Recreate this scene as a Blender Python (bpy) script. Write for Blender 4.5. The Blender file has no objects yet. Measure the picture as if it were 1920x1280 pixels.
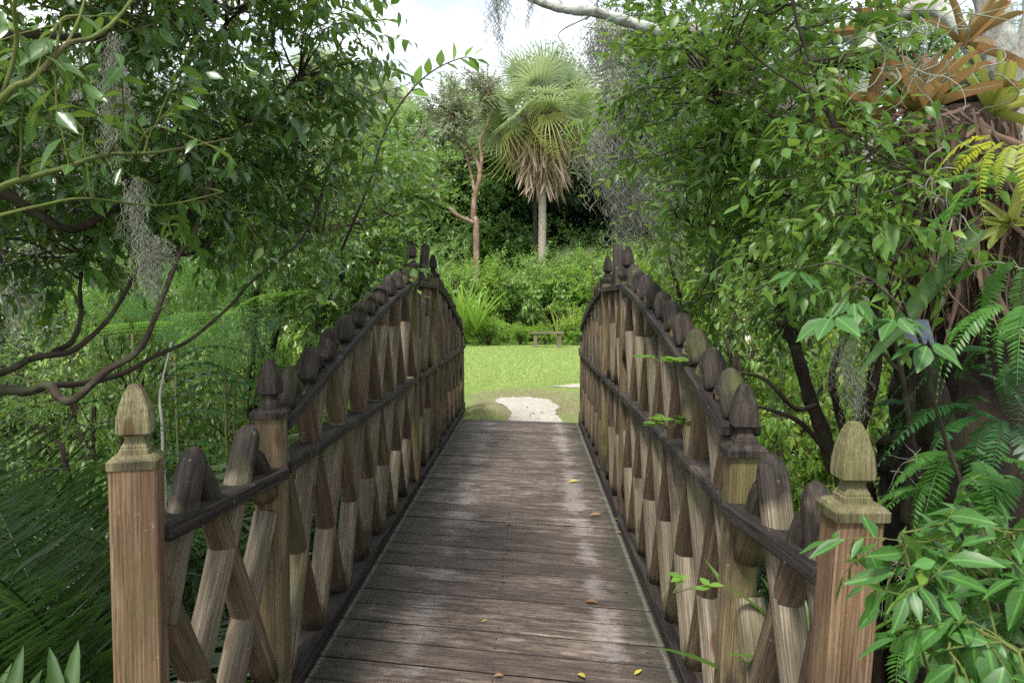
import bpy, math
import numpy as np
from mathutils import Vector, Matrix

# ------------------------------------------------------------------ camera, sky, sun, exposure
S = bpy.context.scene
CAMZ = 1.5
F = 1400.0                      # focal length in photo pixels (photo 1920 wide)
cam_d = bpy.data.cameras.new("camera"); cam = bpy.data.objects.new("camera", cam_d)
S.collection.objects.link(cam); S.camera = cam
cam.location = (0, 0, CAMZ)
cam.rotation_euler = (math.radians(90 - 3.03), 0, math.radians(1.432))
cam_d.sensor_width = 36; cam_d.lens = 36 * F / 1920
cam_d.clip_start = 0.02; cam_d.clip_end = 600
cam_d.dof.use_dof = True; cam_d.dof.focus_distance = 4.6; cam_d.dof.aperture_fstop = 11

SUN_EL, SUN_AZ = math.radians(58), math.radians(205)      # azimuth from +Y, clockwise: high, behind the camera
w = bpy.data.worlds.new("World"); S.world = w; w.use_nodes = True
nt = w.node_tree; nt.nodes.clear()
wo = nt.nodes.new("ShaderNodeOutputWorld"); bg = nt.nodes.new("ShaderNodeBackground"); bg.inputs[1].default_value = 0.105
sky = nt.nodes.new("ShaderNodeTexSky"); sky.sky_type = 'NISHITA'; sky.sun_disc = False
sky.sun_elevation = SUN_EL; sky.sun_rotation = SUN_AZ
tc = nt.nodes.new("ShaderNodeTexCoord"); mp = nt.nodes.new("ShaderNodeMapping"); mp.inputs['Scale'].default_value = (1.2, 1.2, 3.0)
nz = nt.nodes.new("ShaderNodeTexNoise"); nz.inputs['Scale'].default_value = 2.2; nz.inputs['Detail'].default_value = 6
cr = nt.nodes.new("ShaderNodeValToRGB"); cr.color_ramp.elements[0].position = 0.40; cr.color_ramp.elements[1].position = 0.60
cr.color_ramp.elements[0].color = (0.30, 0.30, 0.30, 1); cr.color_ramp.elements[1].color = (0.97, 0.97, 0.97, 1)
mx = nt.nodes.new("ShaderNodeMix"); mx.data_type = 'RGBA'
L = nt.links.new
L(tc.outputs['Generated'], mp.inputs[0]); L(mp.outputs[0], nz.inputs['Vector']); L(nz.outputs[0], cr.inputs[0])
L(cr.outputs[0], mx.inputs['Factor']); L(sky.outputs[0], mx.inputs['A'])
mx.inputs['B'].default_value = (8.6, 8.8, 9.1, 1)
L(mx.outputs['Result'], bg.inputs[0]); L(bg.outputs[0], wo.inputs[0])

sun_d = bpy.data.lights.new("sun", 'SUN'); sun = bpy.data.objects.new("sun", sun_d); S.collection.objects.link(sun)
sun_d.energy = 3.0; sun_d.angle = math.radians(10); sun_d.color = (1.0, 0.95, 0.87)
sd = Vector((math.sin(SUN_AZ) * math.cos(SUN_EL), math.cos(SUN_AZ) * math.cos(SUN_EL), math.sin(SUN_EL)))
sun.rotation_euler = sd.to_track_quat('Z', 'Y').to_euler()
S.view_settings.view_transform = 'Standard'; S.view_settings.look = 'None'
S.view_settings.exposure = 1.15; S.view_settings.gamma = 1; S.view_settings.use_curve_mapping = False
S.cycles.max_bounces = 7; S.cycles.diffuse_bounces = 4; S.cycles.glossy_bounces = 2; S.cycles.transmission_bounces = 4
S.cycles.use_denoising = False

R = np.random.default_rng(11)
bpy.context.view_layer.update()
_CM = cam.rotation_euler.to_matrix()
def at(px, py, Y):
    """a point of the world at distance Y in front of the lens, seen at photo pixel px, py"""
    d = _CM @ Vector(((px - 960) / F, (640 - py) / F, -1))
    return np.array([d.x / d.y * Y, Y, CAMZ + d.z / d.y * Y])
def path(*pts):
    return np.array([at(*p) for p in pts])

# ------------------------------------------------------------------ node materials
def newmat(name):
    m = bpy.data.materials.new(name); m.use_nodes = True
    n = m.node_tree; n.nodes.clear()
    out = n.nodes.new("ShaderNodeOutputMaterial"); bs = n.nodes.new("ShaderNodeBsdfPrincipled")
    n.links.new(bs.outputs[0], out.inputs[0]); return m, n, bs, out
def noise(n, vec, scale, detail=4, rough=.55, mscale=None):
    if mscale is not None:
        mpn = n.nodes.new("ShaderNodeMapping"); mpn.inputs['Scale'].default_value = mscale
        n.links.new(vec, mpn.inputs[0]); vec = mpn.outputs[0]
    t = n.nodes.new("ShaderNodeTexNoise"); t.inputs['Scale'].default_value = scale; t.inputs['Detail'].default_value = detail
    t.inputs['Roughness'].default_value = rough; n.links.new(vec, t.inputs['Vector']); return t.outputs[0]
def ramp(n, fac, stops):
    r = n.nodes.new("ShaderNodeValToRGB"); e = r.color_ramp.elements
    while len(e) < len(stops): e.new(0.5)
    for i, (p, c) in enumerate(stops):
        e[i].position = p; e[i].color = (*c, 1) if len(c) == 3 else c
    n.links.new(fac, r.inputs[0]); return r.outputs[0]
def mixc(n, f, a, b, mode='MIX'):
    m = n.nodes.new("ShaderNodeMix"); m.data_type = 'RGBA'; m.blend_type = mode
    for sock, v in ((m.inputs['Factor'], f), (m.inputs['A'], a), (m.inputs['B'], b)):
        if isinstance(v, (int, float)): sock.default_value = v
        elif isinstance(v, tuple): sock.default_value = (*v, 1)
        else: n.links.new(v, sock)
    return m.outputs['Result']
def mth(n, op, a, b=None, clamp=False):
    m = n.nodes.new("ShaderNodeMath"); m.operation = op; m.use_clamp = clamp
    for i, v in enumerate((a, b)):
        if v is None: continue
        if isinstance(v, (int, float)): m.inputs[i].default_value = v
        else: n.links.new(v, m.inputs[i])
    return m.outputs[0]
def attr(n, name, out='Fac'):
    a = n.nodes.new("ShaderNodeAttribute"); a.attribute_name = name; return a.outputs[out]
def bump(n, bs, h, strength=.4, dist=.01):
    b = n.nodes.new("ShaderNodeBump"); b.inputs['Strength'].default_value = strength; b.inputs['Distance'].default_value = dist
    n.links.new(h, b.inputs['Height']); n.links.new(b.outputs[0], bs.inputs['Normal'])

def wood(name, c1, c2, c3=(.0075, .006, .0055), moss=0.0, rough=.75, stain=.5, gs=1.0):
    """grain runs along g.z; attribute v adds black weather mould; noise adds stains, moss and lichen"""
    m, n, bs, out = newmat(name)
    g = attr(n, 'g', 'Vector'); geo = n.nodes.new("ShaderNodeNewGeometry").outputs['Position']
    gr = noise(n, g, 1, 7, .7, (34 * gs, 34 * gs, 1.6))
    gr2 = noise(n, g, 1, 3, .5, (220, 220, 5))
    wv = n.nodes.new("ShaderNodeTexWave"); wv.wave_type = 'BANDS'; wv.bands_direction = 'X'
    wv.inputs['Scale'].default_value = 9 * gs; wv.inputs['Distortion'].default_value = 7; wv.inputs['Detail'].default_value = 2
    mpn = n.nodes.new("ShaderNodeMapping"); mpn.inputs['Scale'].default_value = (5, 5, .5); n.links.new(g, mpn.inputs[0]); n.links.new(mpn.outputs[0], wv.inputs[0])
    base = ramp(n, gr, [(.36, c1), (.64, c2)])
    base = mixc(n, ramp(n, noise(n, g, 1, 3, .6, (14, 14, 1.2)), [(.42, (.65, .65, .65)), (.6, (0, 0, 0))]), base, tuple(x * .62 for x in c1))
    base = mixc(n, mth(n, 'MULTIPLY', wv.outputs[1], .5), base, tuple(x * .55 for x in c1))
    base = mixc(n, mth(n, 'MULTIPLY', ramp(n, gr2, [(.36, (1, 1, 1)), (.5, (0, 0, 0))]), .55), base, tuple(x * .4 for x in c1))
    knots = n.nodes.new("ShaderNodeTexVoronoi"); knots.inputs['Scale'].default_value = 1
    mk = n.nodes.new("ShaderNodeMapping"); mk.inputs['Scale'].default_value = (9, 9, 3.2); n.links.new(g, mk.inputs[0]); n.links.new(mk.outputs[0], knots.inputs['Vector'])
    base = mixc(n, ramp(n, knots.outputs['Distance'], [(.10, (.8, .8, .8)), (.17, (0, 0, 0))]), base, (.07, .035, .02))
    st = noise(n, geo, 7, 5, .6, (1, 1, .45))
    v = attr(n, 'v')
    fac = mth(n, 'ADD', v, mth(n, 'MULTIPLY', mth(n, 'SUBTRACT', st, .5), 2.1))
    fac = mth(n, 'ADD', fac, stain * .35 - .22)
    base = mixc(n, ramp(n, fac, [(.22, (0, 0, 0)), (.62, (.93, .93, .93))]), base, mixc(n, ramp(n, gr, [(.4, (0, 0, 0)), (.75, (1, 1, 1))]), c3, tuple(x * 9 for x in c3)))
    if moss:
        ms = noise(n, geo, 4.3, 4, .6, (1, 1, .35))
        base = mixc(n, mth(n, 'MULTIPLY', ramp(n, ms, [(.5, (0, 0, 0)), (.68, (1, 1, 1))]), moss), base, (.11, .125, .03))
    li = noise(n, geo, 38, 4, .7)
    base = mixc(n, ramp(n, li, [(.66, (0, 0, 0)), (.72, (.4, .4, .4))]), base, (.42, .38, .34))
    n.links.new(base, bs.inputs['Base Color']); bs.inputs['Roughness'].default_value = rough
    bs.inputs['Specular IOR Level'].default_value = .2
    bump(n, bs, mth(n, 'ADD', mth(n, 'MULTIPLY', gr, 1.6), gr2), .9, .008)
    return m

def leafm(name, dark, mid, hi, rough=.38, trans=.35, spec=.5, tcol=None, vein=False):
    m, n, bs, out = newmat(name)
    v = attr(n, 'v')
    c = ramp(n, v, [(0, dark), (.5, mid), (.9, mid), (1.0, hi)])
    geo = n.nodes.new("ShaderNodeNewGeometry")
    p = noise(n, geo.outputs['Position'], 30, 3)
    c = mixc(n, mth(n, 'MULTIPLY', p, .5), c, tuple(x * .55 for x in mid))
    if vein:
        g = attr(n, 'g', 'Vector'); sp = n.nodes.new("ShaderNodeSeparateXYZ"); n.links.new(g, sp.inputs[0])
        ab = mth(n, 'ABSOLUTE', sp.outputs[1])
        rib = ramp(n, ab, [(.012, (1, 1, 1)), (.03, (0, 0, 0))])
        side = mth(n, 'FRACT', mth(n, 'MULTIPLY', mth(n, 'SUBTRACT', sp.outputs[0], mth(n, 'MULTIPLY', ab, .8)), 7.0))
        rb2 = mth(n, 'MULTIPLY', ramp(n, side, [(.06, (.35, .35, .35)), (.12, (0, 0, 0))]), 1.0)
        c = mixc(n, mth(n, 'MULTIPLY', mth(n, 'MAXIMUM', rib, rb2), .6), c, tuple(min(1, x * 2.3) for x in mid))
    back = mixc(n, .6, c, tuple(min(1, x * 1.6 + .01) for x in mid))
    c = mixc(n, geo.outputs['Backfacing'], c, back)
    n.links.new(c, bs.inputs['Base Color']); bs.inputs['Roughness'].default_value = rough; bs.inputs['Specular IOR Level'].default_value = spec
    if trans:
        tr = n.nodes.new("ShaderNodeBsdfTranslucent")
        n.links.new(mixc(n, .5, c, tcol or tuple(min(1, x * 2.2) for x in hi)), tr.inputs[0])
        ms = n.nodes.new("ShaderNodeMixShader"); ms.inputs[0].default_value = trans
        n.links.new(bs.outputs[0], ms.inputs[1]); n.links.new(tr.outputs[0], ms.inputs[2]); n.links.new(ms.outputs[0], out.inputs[0])
    return m

def barkm(name, c1, c2, c3, scale=25, rough=.9, stretch=.3):
    m, n, bs, out = newmat(name)
    g = attr(n, 'g', 'Vector')
    a = noise(n, g, 1, 6, .65, (scale, scale, scale * stretch)); b = noise(n, g, 1, 4, .6, (scale * .3,) * 3)
    c = ramp(n, a, [(.3, c1), (.6, c2)])
    c = mixc(n, ramp(n, b, [(.48, (0, 0, 0)), (.6, (1, 1, 1))]), c, c3)
    n.links.new(c, bs.inputs['Base Color']); bs.inputs['Roughness'].default_value = rough; bs.inputs['Specular IOR Level'].default_value = .3
    bump(n, bs, a, .8, .02); return m

M = {}
M['rail'] = wood('rail wood', (.06, .052, .042), (.18, .155, .12), stain=.7, rough=.6)
M['pole_pale'] = wood('pale pole wood', (.13, .105, .072), (.37, .305, .225), moss=.38, stain=.15)
M['pole_brown'] = wood('brown pole wood', (.095, .066, .043), (.25, .18, .12), moss=.3, stain=.3)
M['post'] = wood('post wood', (.15, .11, .06), (.30, .235, .14), moss=.6, stain=.35)
M['post_new'] = wood('fresh post wood', (.15, .09, .054), (.36, .235, .15), moss=.2, stain=-.25, gs=.6)
M['cap_dark'] = wood('black weathered cap wood', (.05, .04, .035), (.14, .115, .09), stain=1.0)
M['cap_pale'] = wood('pale green cap wood', (.17, .145, .08), (.32, .28, .165), moss=.7, stain=.1)
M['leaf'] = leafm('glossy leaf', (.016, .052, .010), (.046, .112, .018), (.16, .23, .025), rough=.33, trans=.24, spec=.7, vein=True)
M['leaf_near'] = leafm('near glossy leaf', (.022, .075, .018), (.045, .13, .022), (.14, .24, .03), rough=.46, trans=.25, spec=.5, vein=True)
M['leaf_bright'] = leafm('bright leaf', (.055, .14, .016), (.14, .28, .035), (.30, .38, .05), rough=.42, trans=.4)
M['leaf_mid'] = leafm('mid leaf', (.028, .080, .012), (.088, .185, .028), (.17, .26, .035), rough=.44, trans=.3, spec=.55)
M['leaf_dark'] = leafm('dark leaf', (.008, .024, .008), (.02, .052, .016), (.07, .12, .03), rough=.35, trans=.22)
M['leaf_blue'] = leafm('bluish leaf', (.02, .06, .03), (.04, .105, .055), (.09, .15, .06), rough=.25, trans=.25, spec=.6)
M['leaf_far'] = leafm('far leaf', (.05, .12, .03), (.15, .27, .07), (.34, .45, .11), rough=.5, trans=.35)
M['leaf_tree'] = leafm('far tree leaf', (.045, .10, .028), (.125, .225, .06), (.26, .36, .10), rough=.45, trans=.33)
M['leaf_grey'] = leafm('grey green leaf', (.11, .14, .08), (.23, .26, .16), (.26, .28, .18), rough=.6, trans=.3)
M['palm'] = leafm('palm frond', (.07, .12, .055), (.22, .29, .16), (.36, .40, .16), rough=.42, trans=.3)
M['palm_yellow'] = leafm('yellowing palm frond', (.20, .24, .06), (.36, .38, .11), (.5, .46, .16), rough=.5, trans=.3)
M['dead'] = leafm('dead frond', (.16, .11, .07), (.36, .27, .19), (.52, .42, .32), rough=.8, trans=.1)
M['dead_brown'] = leafm('dead brown leaf', (.018, .011, .008), (.085, .052, .034), (.36, .25, .16), rough=.8, trans=.1)
M['palmetto'] = leafm('palmetto leaf', (.012, .032, .005), (.034, .074, .010), (.06, .14, .035), rough=.32, trans=.2)
M['fern'] = leafm('fern leaf', (.03, .10, .02), (.065, .19, .03), (.17, .30, .04), rough=.45, trans=.4)
M['fern_dark'] = leafm('dark fern leaf', (.018, .07, .022), (.035, .12, .03), (.09, .18, .03), rough=.45, trans=.3)
M['fern_yellow'] = leafm('yellow fern leaf', (.16, .22, .02), (.33, .38, .03), (.5, .45, .05), rough=.5, trans=.4)
M['brom_orange'] = leafm('orange bromeliad leaf', (.09, .12, .03), (.22, .16, .055), (.34, .17, .08), rough=.4, trans=.3)
M['brom_green'] = leafm('green bromeliad leaf', (.12, .17, .03), (.24, .29, .06), (.45, .42, .10), rough=.38, trans=.3)
M['pink'] = leafm('pink leaf tip', (.5, .03, .08), (.62, .05, .14), (.7, .1, .2), rough=.4, trans=.2)
M['flower'] = leafm('yellow flower', (.6, .35, .02), (.7, .4, .03), (.8, .5, .05), rough=.5, trans=.3)
M['strap'] = leafm('strap leaf', (.03, .08, .015), (.06, .14, .028), (.14, .22, .05), rough=.6, trans=.3)
M['fallen'] = leafm('fallen leaf', (.34, .25, .03), (.42, .33, .04), (.5, .42, .06), rough=.5, trans=.1)
M['fallen_brown'] = leafm('fallen brown leaf', (.14, .075, .035), (.24, .12, .05), (.34, .19, .09), rough=.6, trans=.1)
M['moss'] = leafm('spanish moss', (.11, .115, .085), (.24, .245, .195), (.42, .42, .35), rough=.9, trans=.1, spec=.1)
M['moss_pale'] = leafm('pale air plant', (.17, .18, .14), (.28, .29, .23), (.38, .39, .32), rough=.8, trans=.1, spec=.1)
M['grass'] = leafm('grass blade', (.14, .22, .05), (.28, .37, .12), (.42, .46, .16), rough=.5, trans=.4)
M['bark_dark'] = barkm('dark bark', (.012, .009, .007), (.05, .033, .024), (.05, .055, .028))
M['bark_red'] = barkm('reddish bark', (.09, .055, .038), (.20, .13, .09), (.26, .20, .15), 12)
M['bark_pale'] = barkm('lichened bark', (.10, .095, .085), (.34, .33, .30), (.42, .45, .40), 22, stretch=.6)
M['bark_old'] = barkm('old black bark', (.005, .004, .003), (.022, .015, .010), (.035, .030, .018), 16, stretch=.5)
M['bark_palm'] = barkm('palm bark', (.15, .12, .095), (.36, .31, .26), (.28, .25, .2), 9, stretch=2.5)
M['bark_white'] = barkm('white bark', (.38, .34, .30), (.62, .58, .52), (.5, .46, .4), 8, stretch=.8)
M['stem'] = barkm('green stem', (.06, .08, .02), (.13, .16, .04), (.10, .10, .04), 30)
M['stem_yellow'] = barkm('yellow green stem', (.06, .085, .02), (.12, .145, .035), (.085, .08, .03), 30)

# ground
def groundm():
    m, n, bs, out = newmat('lawn and soil')
    geo = n.nodes.new("ShaderNodeNewGeometry").outputs['Position']
    sp = n.nodes.new("ShaderNodeSeparateXYZ"); n.links.new(geo, sp.inputs[0])
    a = noise(n, geo, 6, 6, .7); b = noise(n, geo, .6, 4, .6); c = noise(n, geo, 45, 3, .7)
    g = ramp(n, a, [(.3, (.15, .23, .05)), (.7, (.26, .36, .09))])
    g = mixc(n, ramp(n, b, [(.45, (0, 0, 0)), (.65, (.6, .6, .6))]), g, (.24, .30, .09))
    g = mixc(n, mth(n, 'MULTIPLY', c, .5), g, (.07, .12, .025))
    soil = ramp(n, noise(n, geo, 14, 6, .7), [(.3, (.008, .007, .005)), (.6, (.035, .026, .016)), (.75, (.09, .06, .035))])
    dx = mth(n, 'MULTIPLY', sp.outputs[0], .8); dy = mth(n, 'MULTIPLY', mth(n, 'SUBTRACT', sp.outputs[1], 11.4), .42)
    dd = mth(n, 'SQRT', mth(n, 'ADD', mth(n, 'MULTIPLY', dx, dx), mth(n, 'MULTIPLY', dy, dy)))
    worn = mth(n, 'SUBTRACT', mth(n, 'ADD', mth(n, 'MULTIPLY', noise(n, geo, 3.5, 6, .75), 1.7), .15), dd)
    g = mixc(n, ramp(n, worn, [(.0, (0, 0, 0)), (.35, (.85, .85, .85))]), g, mixc(n, a, (.10, .085, .045), (.30, .26, .17)))
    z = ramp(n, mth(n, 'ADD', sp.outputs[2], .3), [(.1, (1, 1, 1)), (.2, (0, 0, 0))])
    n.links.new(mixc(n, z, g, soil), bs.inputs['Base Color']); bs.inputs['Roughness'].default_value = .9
    bs.inputs['Specular IOR Level'].default_value = .1
    bump(n, bs, mth(n, 'ADD', a, c), .8, .04); return m
M['ground'] = groundm()
def gravelm(name, c1, c2, c3):
    m, n, bs, out = newmat(name)
    geo = n.nodes.new("ShaderNodeNewGeometry").outputs['Position']
    vo = n.nodes.new("ShaderNodeTexVoronoi"); vo.inputs['Scale'].default_value = 38; n.links.new(geo, vo.inputs['Vector'])
    c = mixc(n, vo.outputs['Color'], c1, c2)
    c = mixc(n, ramp(n, noise(n, geo, 3, 6, .7), [(.45, (0, 0, 0)), (.65, (1, 1, 1))]), c, c3)
    n.links.new(c, bs.inputs['Base Color']); bs.inputs['Roughness'].default_value = .9
    bump(n, bs, vo.outputs['Distance'], .7, .02); return m
M['gravel'] = gravelm('gravel', (.24, .225, .195), (.46, .44, .39), (.33, .29, .23))
M['sand'] = gravelm('sandy path', (.30, .26, .22), (.40, .36, .32), (.30, .25, .20))

def deckm():
    m, n, bs, out = newmat('worn deck planks')
    g = attr(n, 'g', 'Vector'); geo = n.nodes.new("ShaderNodeNewGeometry").outputs['Position']
    sp = n.nodes.new("ShaderNodeSeparateXYZ"); n.links.new(geo, sp.inputs[0]); X0 = sp.outputs[0]; X = mth(n, 'ADD', X0, mth(n, 'MULTIPLY', mth(n, 'SUBTRACT', noise(n, geo, 5, 5, .7), .5), .22))
    v = attr(n, 'v')
    gr = noise(n, g, 1, 8, .75, (24, 24, 4.0)); gf = noise(n, g, 1, 4, .6, (260, 260, 6)); big = noise(n, geo, 2.6, 5, .65)
    c = ramp(n, gr, [(.34, (.022, .016, .012)), (.5, (.140, .104, .080)), (.66, (.36, .285, .235))])
    c = mixc(n, mth(n, 'MULTIPLY', v, .6), c, mixc(n, gr, (.028, .021, .018), (.12, .085, .07)))
    c = mixc(n, ramp(n, gf, [(.36, (.75, .75, .75)), (.52, (0, 0, 0))]), c, (.022, .018, .018))
    def band(x0, wd, X=X):
        d = mth(n, 'ABSOLUTE', mth(n, 'SUBTRACT', X, x0))
        return mth(n, 'SUBTRACT', 1.0, mth(n, 'DIVIDE', d, wd), True)
    fine = noise(n, geo, 90, 6, .8)
    wr = mth(n, 'ADD', band(.335, .20), mth(n, 'MULTIPLY', band(-.50, .34), .80))
    wr = mth(n, 'MULTIPLY', wr, mth(n, 'ADD', mth(n, 'MULTIPLY', fine, 1.3), mth(n, 'MULTIPLY', gr, 1.4)))
    wr = mth(n, 'MULTIPLY', wr, mth(n, 'SUBTRACT', mth(n, 'ADD', mth(n, 'MULTIPLY', big, 1.5), .15), mth(n, 'MULTIPLY', v, .28)))
    c = mixc(n, ramp(n, wr, [(.62, (0, 0, 0)), (1., (.5, .5, .5))]), c, (.33, .30, .29))
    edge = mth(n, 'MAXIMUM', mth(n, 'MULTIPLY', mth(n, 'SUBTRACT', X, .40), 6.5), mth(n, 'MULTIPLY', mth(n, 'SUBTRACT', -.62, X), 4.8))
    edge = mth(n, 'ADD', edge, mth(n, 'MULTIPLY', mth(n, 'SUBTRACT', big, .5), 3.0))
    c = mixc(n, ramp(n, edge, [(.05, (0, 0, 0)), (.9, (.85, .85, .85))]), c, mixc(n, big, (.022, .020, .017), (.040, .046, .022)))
    c = mixc(n, ramp(n, noise(n, geo, 22, 5, .75), [(.52, (0, 0, 0)), (.68, (.55, .55, .55))]), c, (.022, .018, .016))
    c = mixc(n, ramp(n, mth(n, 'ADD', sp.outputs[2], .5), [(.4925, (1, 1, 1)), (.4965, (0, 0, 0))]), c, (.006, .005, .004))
    ln = mth(n, 'MAXIMUM', band(.57, .05, X0), band(-.885, .06, X0))
    c = mixc(n, ramp(n, mth(n, 'MULTIPLY', ln, mth(n, 'ADD', fine, .1)), [(.42, (0, 0, 0)), (.62, (.38, .38, .38))]), c, (.30, .28, .25))
    n.links.new(c, bs.inputs['Base Color'])
    n.links.new(ramp(n, big, [(.3, (.42, .42, .42)), (.7, (.68, .68, .68))]), bs.inputs['Roughness'])
    bs.inputs['Specular IOR Level'].default_value = .4
    bump(n, bs, mth(n, 'ADD', gr, mth(n, 'MULTIPLY', gf, .7)), 1.0, .009); return m
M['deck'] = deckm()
def plainm(name, c1, c2, rough=.6, metal=0.):
    m, n, bs, out = newmat(name)
    geo = n.nodes.new("ShaderNodeTexCoord").outputs['Object']
    n.links.new(ramp(n, noise(n, geo, 20, 4), [(.35, c1), (.65, c2)]), bs.inputs['Base Color']); bs.inputs['Roughness'].default_value = rough
    bs.inputs['Metallic'].default_value = metal; return m
M['slate'] = plainm('slate blue plate', (.10, .12, .17), (.15, .18, .24), .35)
M['etch'] = plainm('etched brown lines', (.16, .12, .11), (.2, .16, .15), .6)
# ------------------------------------------------------------------ mesh helpers
class MB:
    def __init__(s): s.v = []; s.g = []; s.a = []; s.q = []; s.t = []; s.mq = []; s.mt = []; s.n = 0
    def add(s, v, q=None, t=None, g=None, a=0., mat=0):
        v = np.asarray(v, float).reshape(-1, 3); k = len(v)
        s.v.append(v); s.g.append(v if g is None else np.asarray(g, float).reshape(-1, 3))
        s.a.append(np.full(k, a) if np.isscalar(a) else np.asarray(a, float).reshape(-1))
        if q is not None and len(q): s.q.append(np.asarray(q, int) + s.n); s.mq.append(np.full(len(q), mat))
        if t is not None and len(t): s.t.append(np.asarray(t, int) + s.n); s.mt.append(np.full(len(t), mat))
        s.n += k
    def mesh(s, name, mats, org=(0, 0, 0), smooth=True):
        me = bpy.data.meshes.new(name)
        if s.n == 0: return me
        v = np.concatenate(s.v) - np.asarray(org); q = np.concatenate(s.q) if s.q else np.zeros((0, 4), int)
        t = np.concatenate(s.t) if s.t else np.zeros((0, 3), int)
        me.vertices.add(len(v)); me.vertices.foreach_set('co', v.astype(np.float32).ravel())
        me.loops.add(q.size + t.size); me.loops.foreach_set('vertex_index', np.concatenate([q.ravel(), t.ravel()]).astype(np.int32))
        me.polygons.add(len(q) + len(t))
        st = np.concatenate([np.arange(len(q)) * 4, q.size + np.arange(len(t)) * 3]).astype(np.int32)
        me.polygons.foreach_set('loop_start', st)
        me.polygons.foreach_set('material_index', np.concatenate(s.mq + s.mt).astype(np.int32))
        me.polygons.foreach_set('use_smooth', np.full(len(st), smooth))
        x = me.attributes.new('v', 'FLOAT', 'POINT'); x.data.foreach_set('value', np.concatenate(s.a).astype(np.float32))
        x = me.attributes.new('g', 'FLOAT_VECTOR', 'POINT'); x.data.foreach_set('vector', np.concatenate(s.g).astype(np.float32).ravel())
        for m in (mats if isinstance(mats, (list, tuple)) else [mats]): me.materials.append(M[m])
        me.update(calc_edges=True); me.validate(); return me
WLOC = {}
def lk(o): S.collection.objects.link(o); return o
def tag(o, label=None, cat=None, group=None, kind=None):
    for k, x in (('label', label), ('category', cat), ('group', group), ('kind', kind)):
        if x: o[k] = x
    return o
def root(name, loc, label, cat, group=None):
    o = lk(bpy.data.objects.new(name, None)); o.location = tuple(loc); o.empty_display_size = .1
    WLOC[o.name] = np.asarray(loc, float); return tag(o, label, cat, group)
def put(name, mb, mats, parent=None, loc=None, smooth=True, label=None):
    """a mesh given in world coordinates becomes one object (under parent, or at loc)"""
    if parent is not None: org = WLOC[parent.name]
    else: org = np.zeros(3) if loc is None else np.asarray(loc, float)
    o = lk(bpy.data.objects.new(name, mb.mesh(name, mats, org, smooth)))
    if parent is not None: o.parent = parent; WLOC[o.name] = org
    else: o.location = tuple(org); WLOC[o.name] = org
    if label: o['label'] = label
    return o
def dup(src, loc, rz=0, sc=1., label=None):
    c = lk(src.copy()); c.location = tuple(loc); c.rotation_euler = (0, 0, rz); c.scale = (sc,) * 3 if np.isscalar(sc) else sc
    if label: c['label'] = label
    for ch in list(src.children):
        d = lk(ch.copy()); d.parent = c
        for g2 in list(ch.children): e = lk(g2.copy()); e.parent = d
    return c
def unit(a): a = np.asarray(a, float); return a / (np.linalg.norm(a, axis=-1, keepdims=True) + 1e-12)
def smoothpath(P, n):
    P = np.asarray(P, float); k = len(P)
    if k < 3: return P[0] + (P[-1] - P[0]) * np.linspace(0, 1, n)[:, None]
    t = np.linspace(0, k - 1, n); i = np.clip(t.astype(int), 0, k - 2); f = (t - i)[:, None]
    Q = np.vstack([2 * P[0] - P[1], P, 2 * P[-1] - P[-2]]); p0, p1, p2, p3 = Q[i], Q[i + 1], Q[i + 2], Q[i + 3]
    return .5 * ((2 * p1) + (-p0 + p2) * f + (2 * p0 - 5 * p1 + 4 * p2 - p3) * f ** 2 + (-p0 + 3 * p1 - 3 * p2 + p3) * f ** 3)
def tube(mb, P, r, sides=6, a=0., mat=0, cap=True, wob=0.):
    P = np.asarray(P, float); n = len(P); r = np.broadcast_to(np.asarray(r, float), (n,)).copy()
    T = unit(np.gradient(P, axis=0)); up = np.array([0, 0, 1.]) if abs(T[0][2]) < .9 else np.array([1., 0, 0])
    N = np.zeros_like(P); N[0] = unit(np.cross(T[0], up))
    for i in range(1, n):
        x = N[i - 1] - T[i] * N[i - 1].dot(T[i]); N[i] = unit(x)
    B = np.cross(T, N); an = np.arange(sides) / sides * 2 * np.pi
    rr = r[:, None] * (1 + wob * R.normal(size=(n, sides)))
    ring = P[:, None] + rr[..., None] * (np.cos(an)[None, :, None] * N[:, None] + np.sin(an)[None, :, None] * B[:, None])
    Lg = np.concatenate([[0], np.cumsum(np.linalg.norm(np.diff(P, axis=0), axis=1))]); off = R.random(3) * 9
    g = np.stack([r[:, None] * np.cos(an), r[:, None] * np.sin(an), np.broadcast_to(Lg[:, None], (n, sides))], -1) + off
    i = np.arange(n - 1)[:, None] * sides; j = np.arange(sides)[None]; k = (j + 1) % sides
    q = np.stack([i + j, i + k, i + sides + k, i + sides + j], -1).reshape(-1, 4)
    v = ring.reshape(-1, 3); g = g.reshape(-1, 3); t = None
    av = np.repeat(np.broadcast_to(np.asarray(a, float), (n,)), sides)
    if cap:
        v = np.vstack([v, P[0], P[-1]]); g = np.vstack([g, g[0], g[-1]]); av = np.append(av, [av[0], av[-1]])
        jj = np.arange(sides); e = (n - 1) * sides
        t = np.vstack([np.stack([(jj + 1) % sides, jj, np.full(sides, n * sides)], -1),
                       np.stack([e + jj, e + (jj + 1) % sides, np.full(sides, n * sides + 1)], -1)])
    mb.add(v, q, t, g, av, mat)
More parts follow.
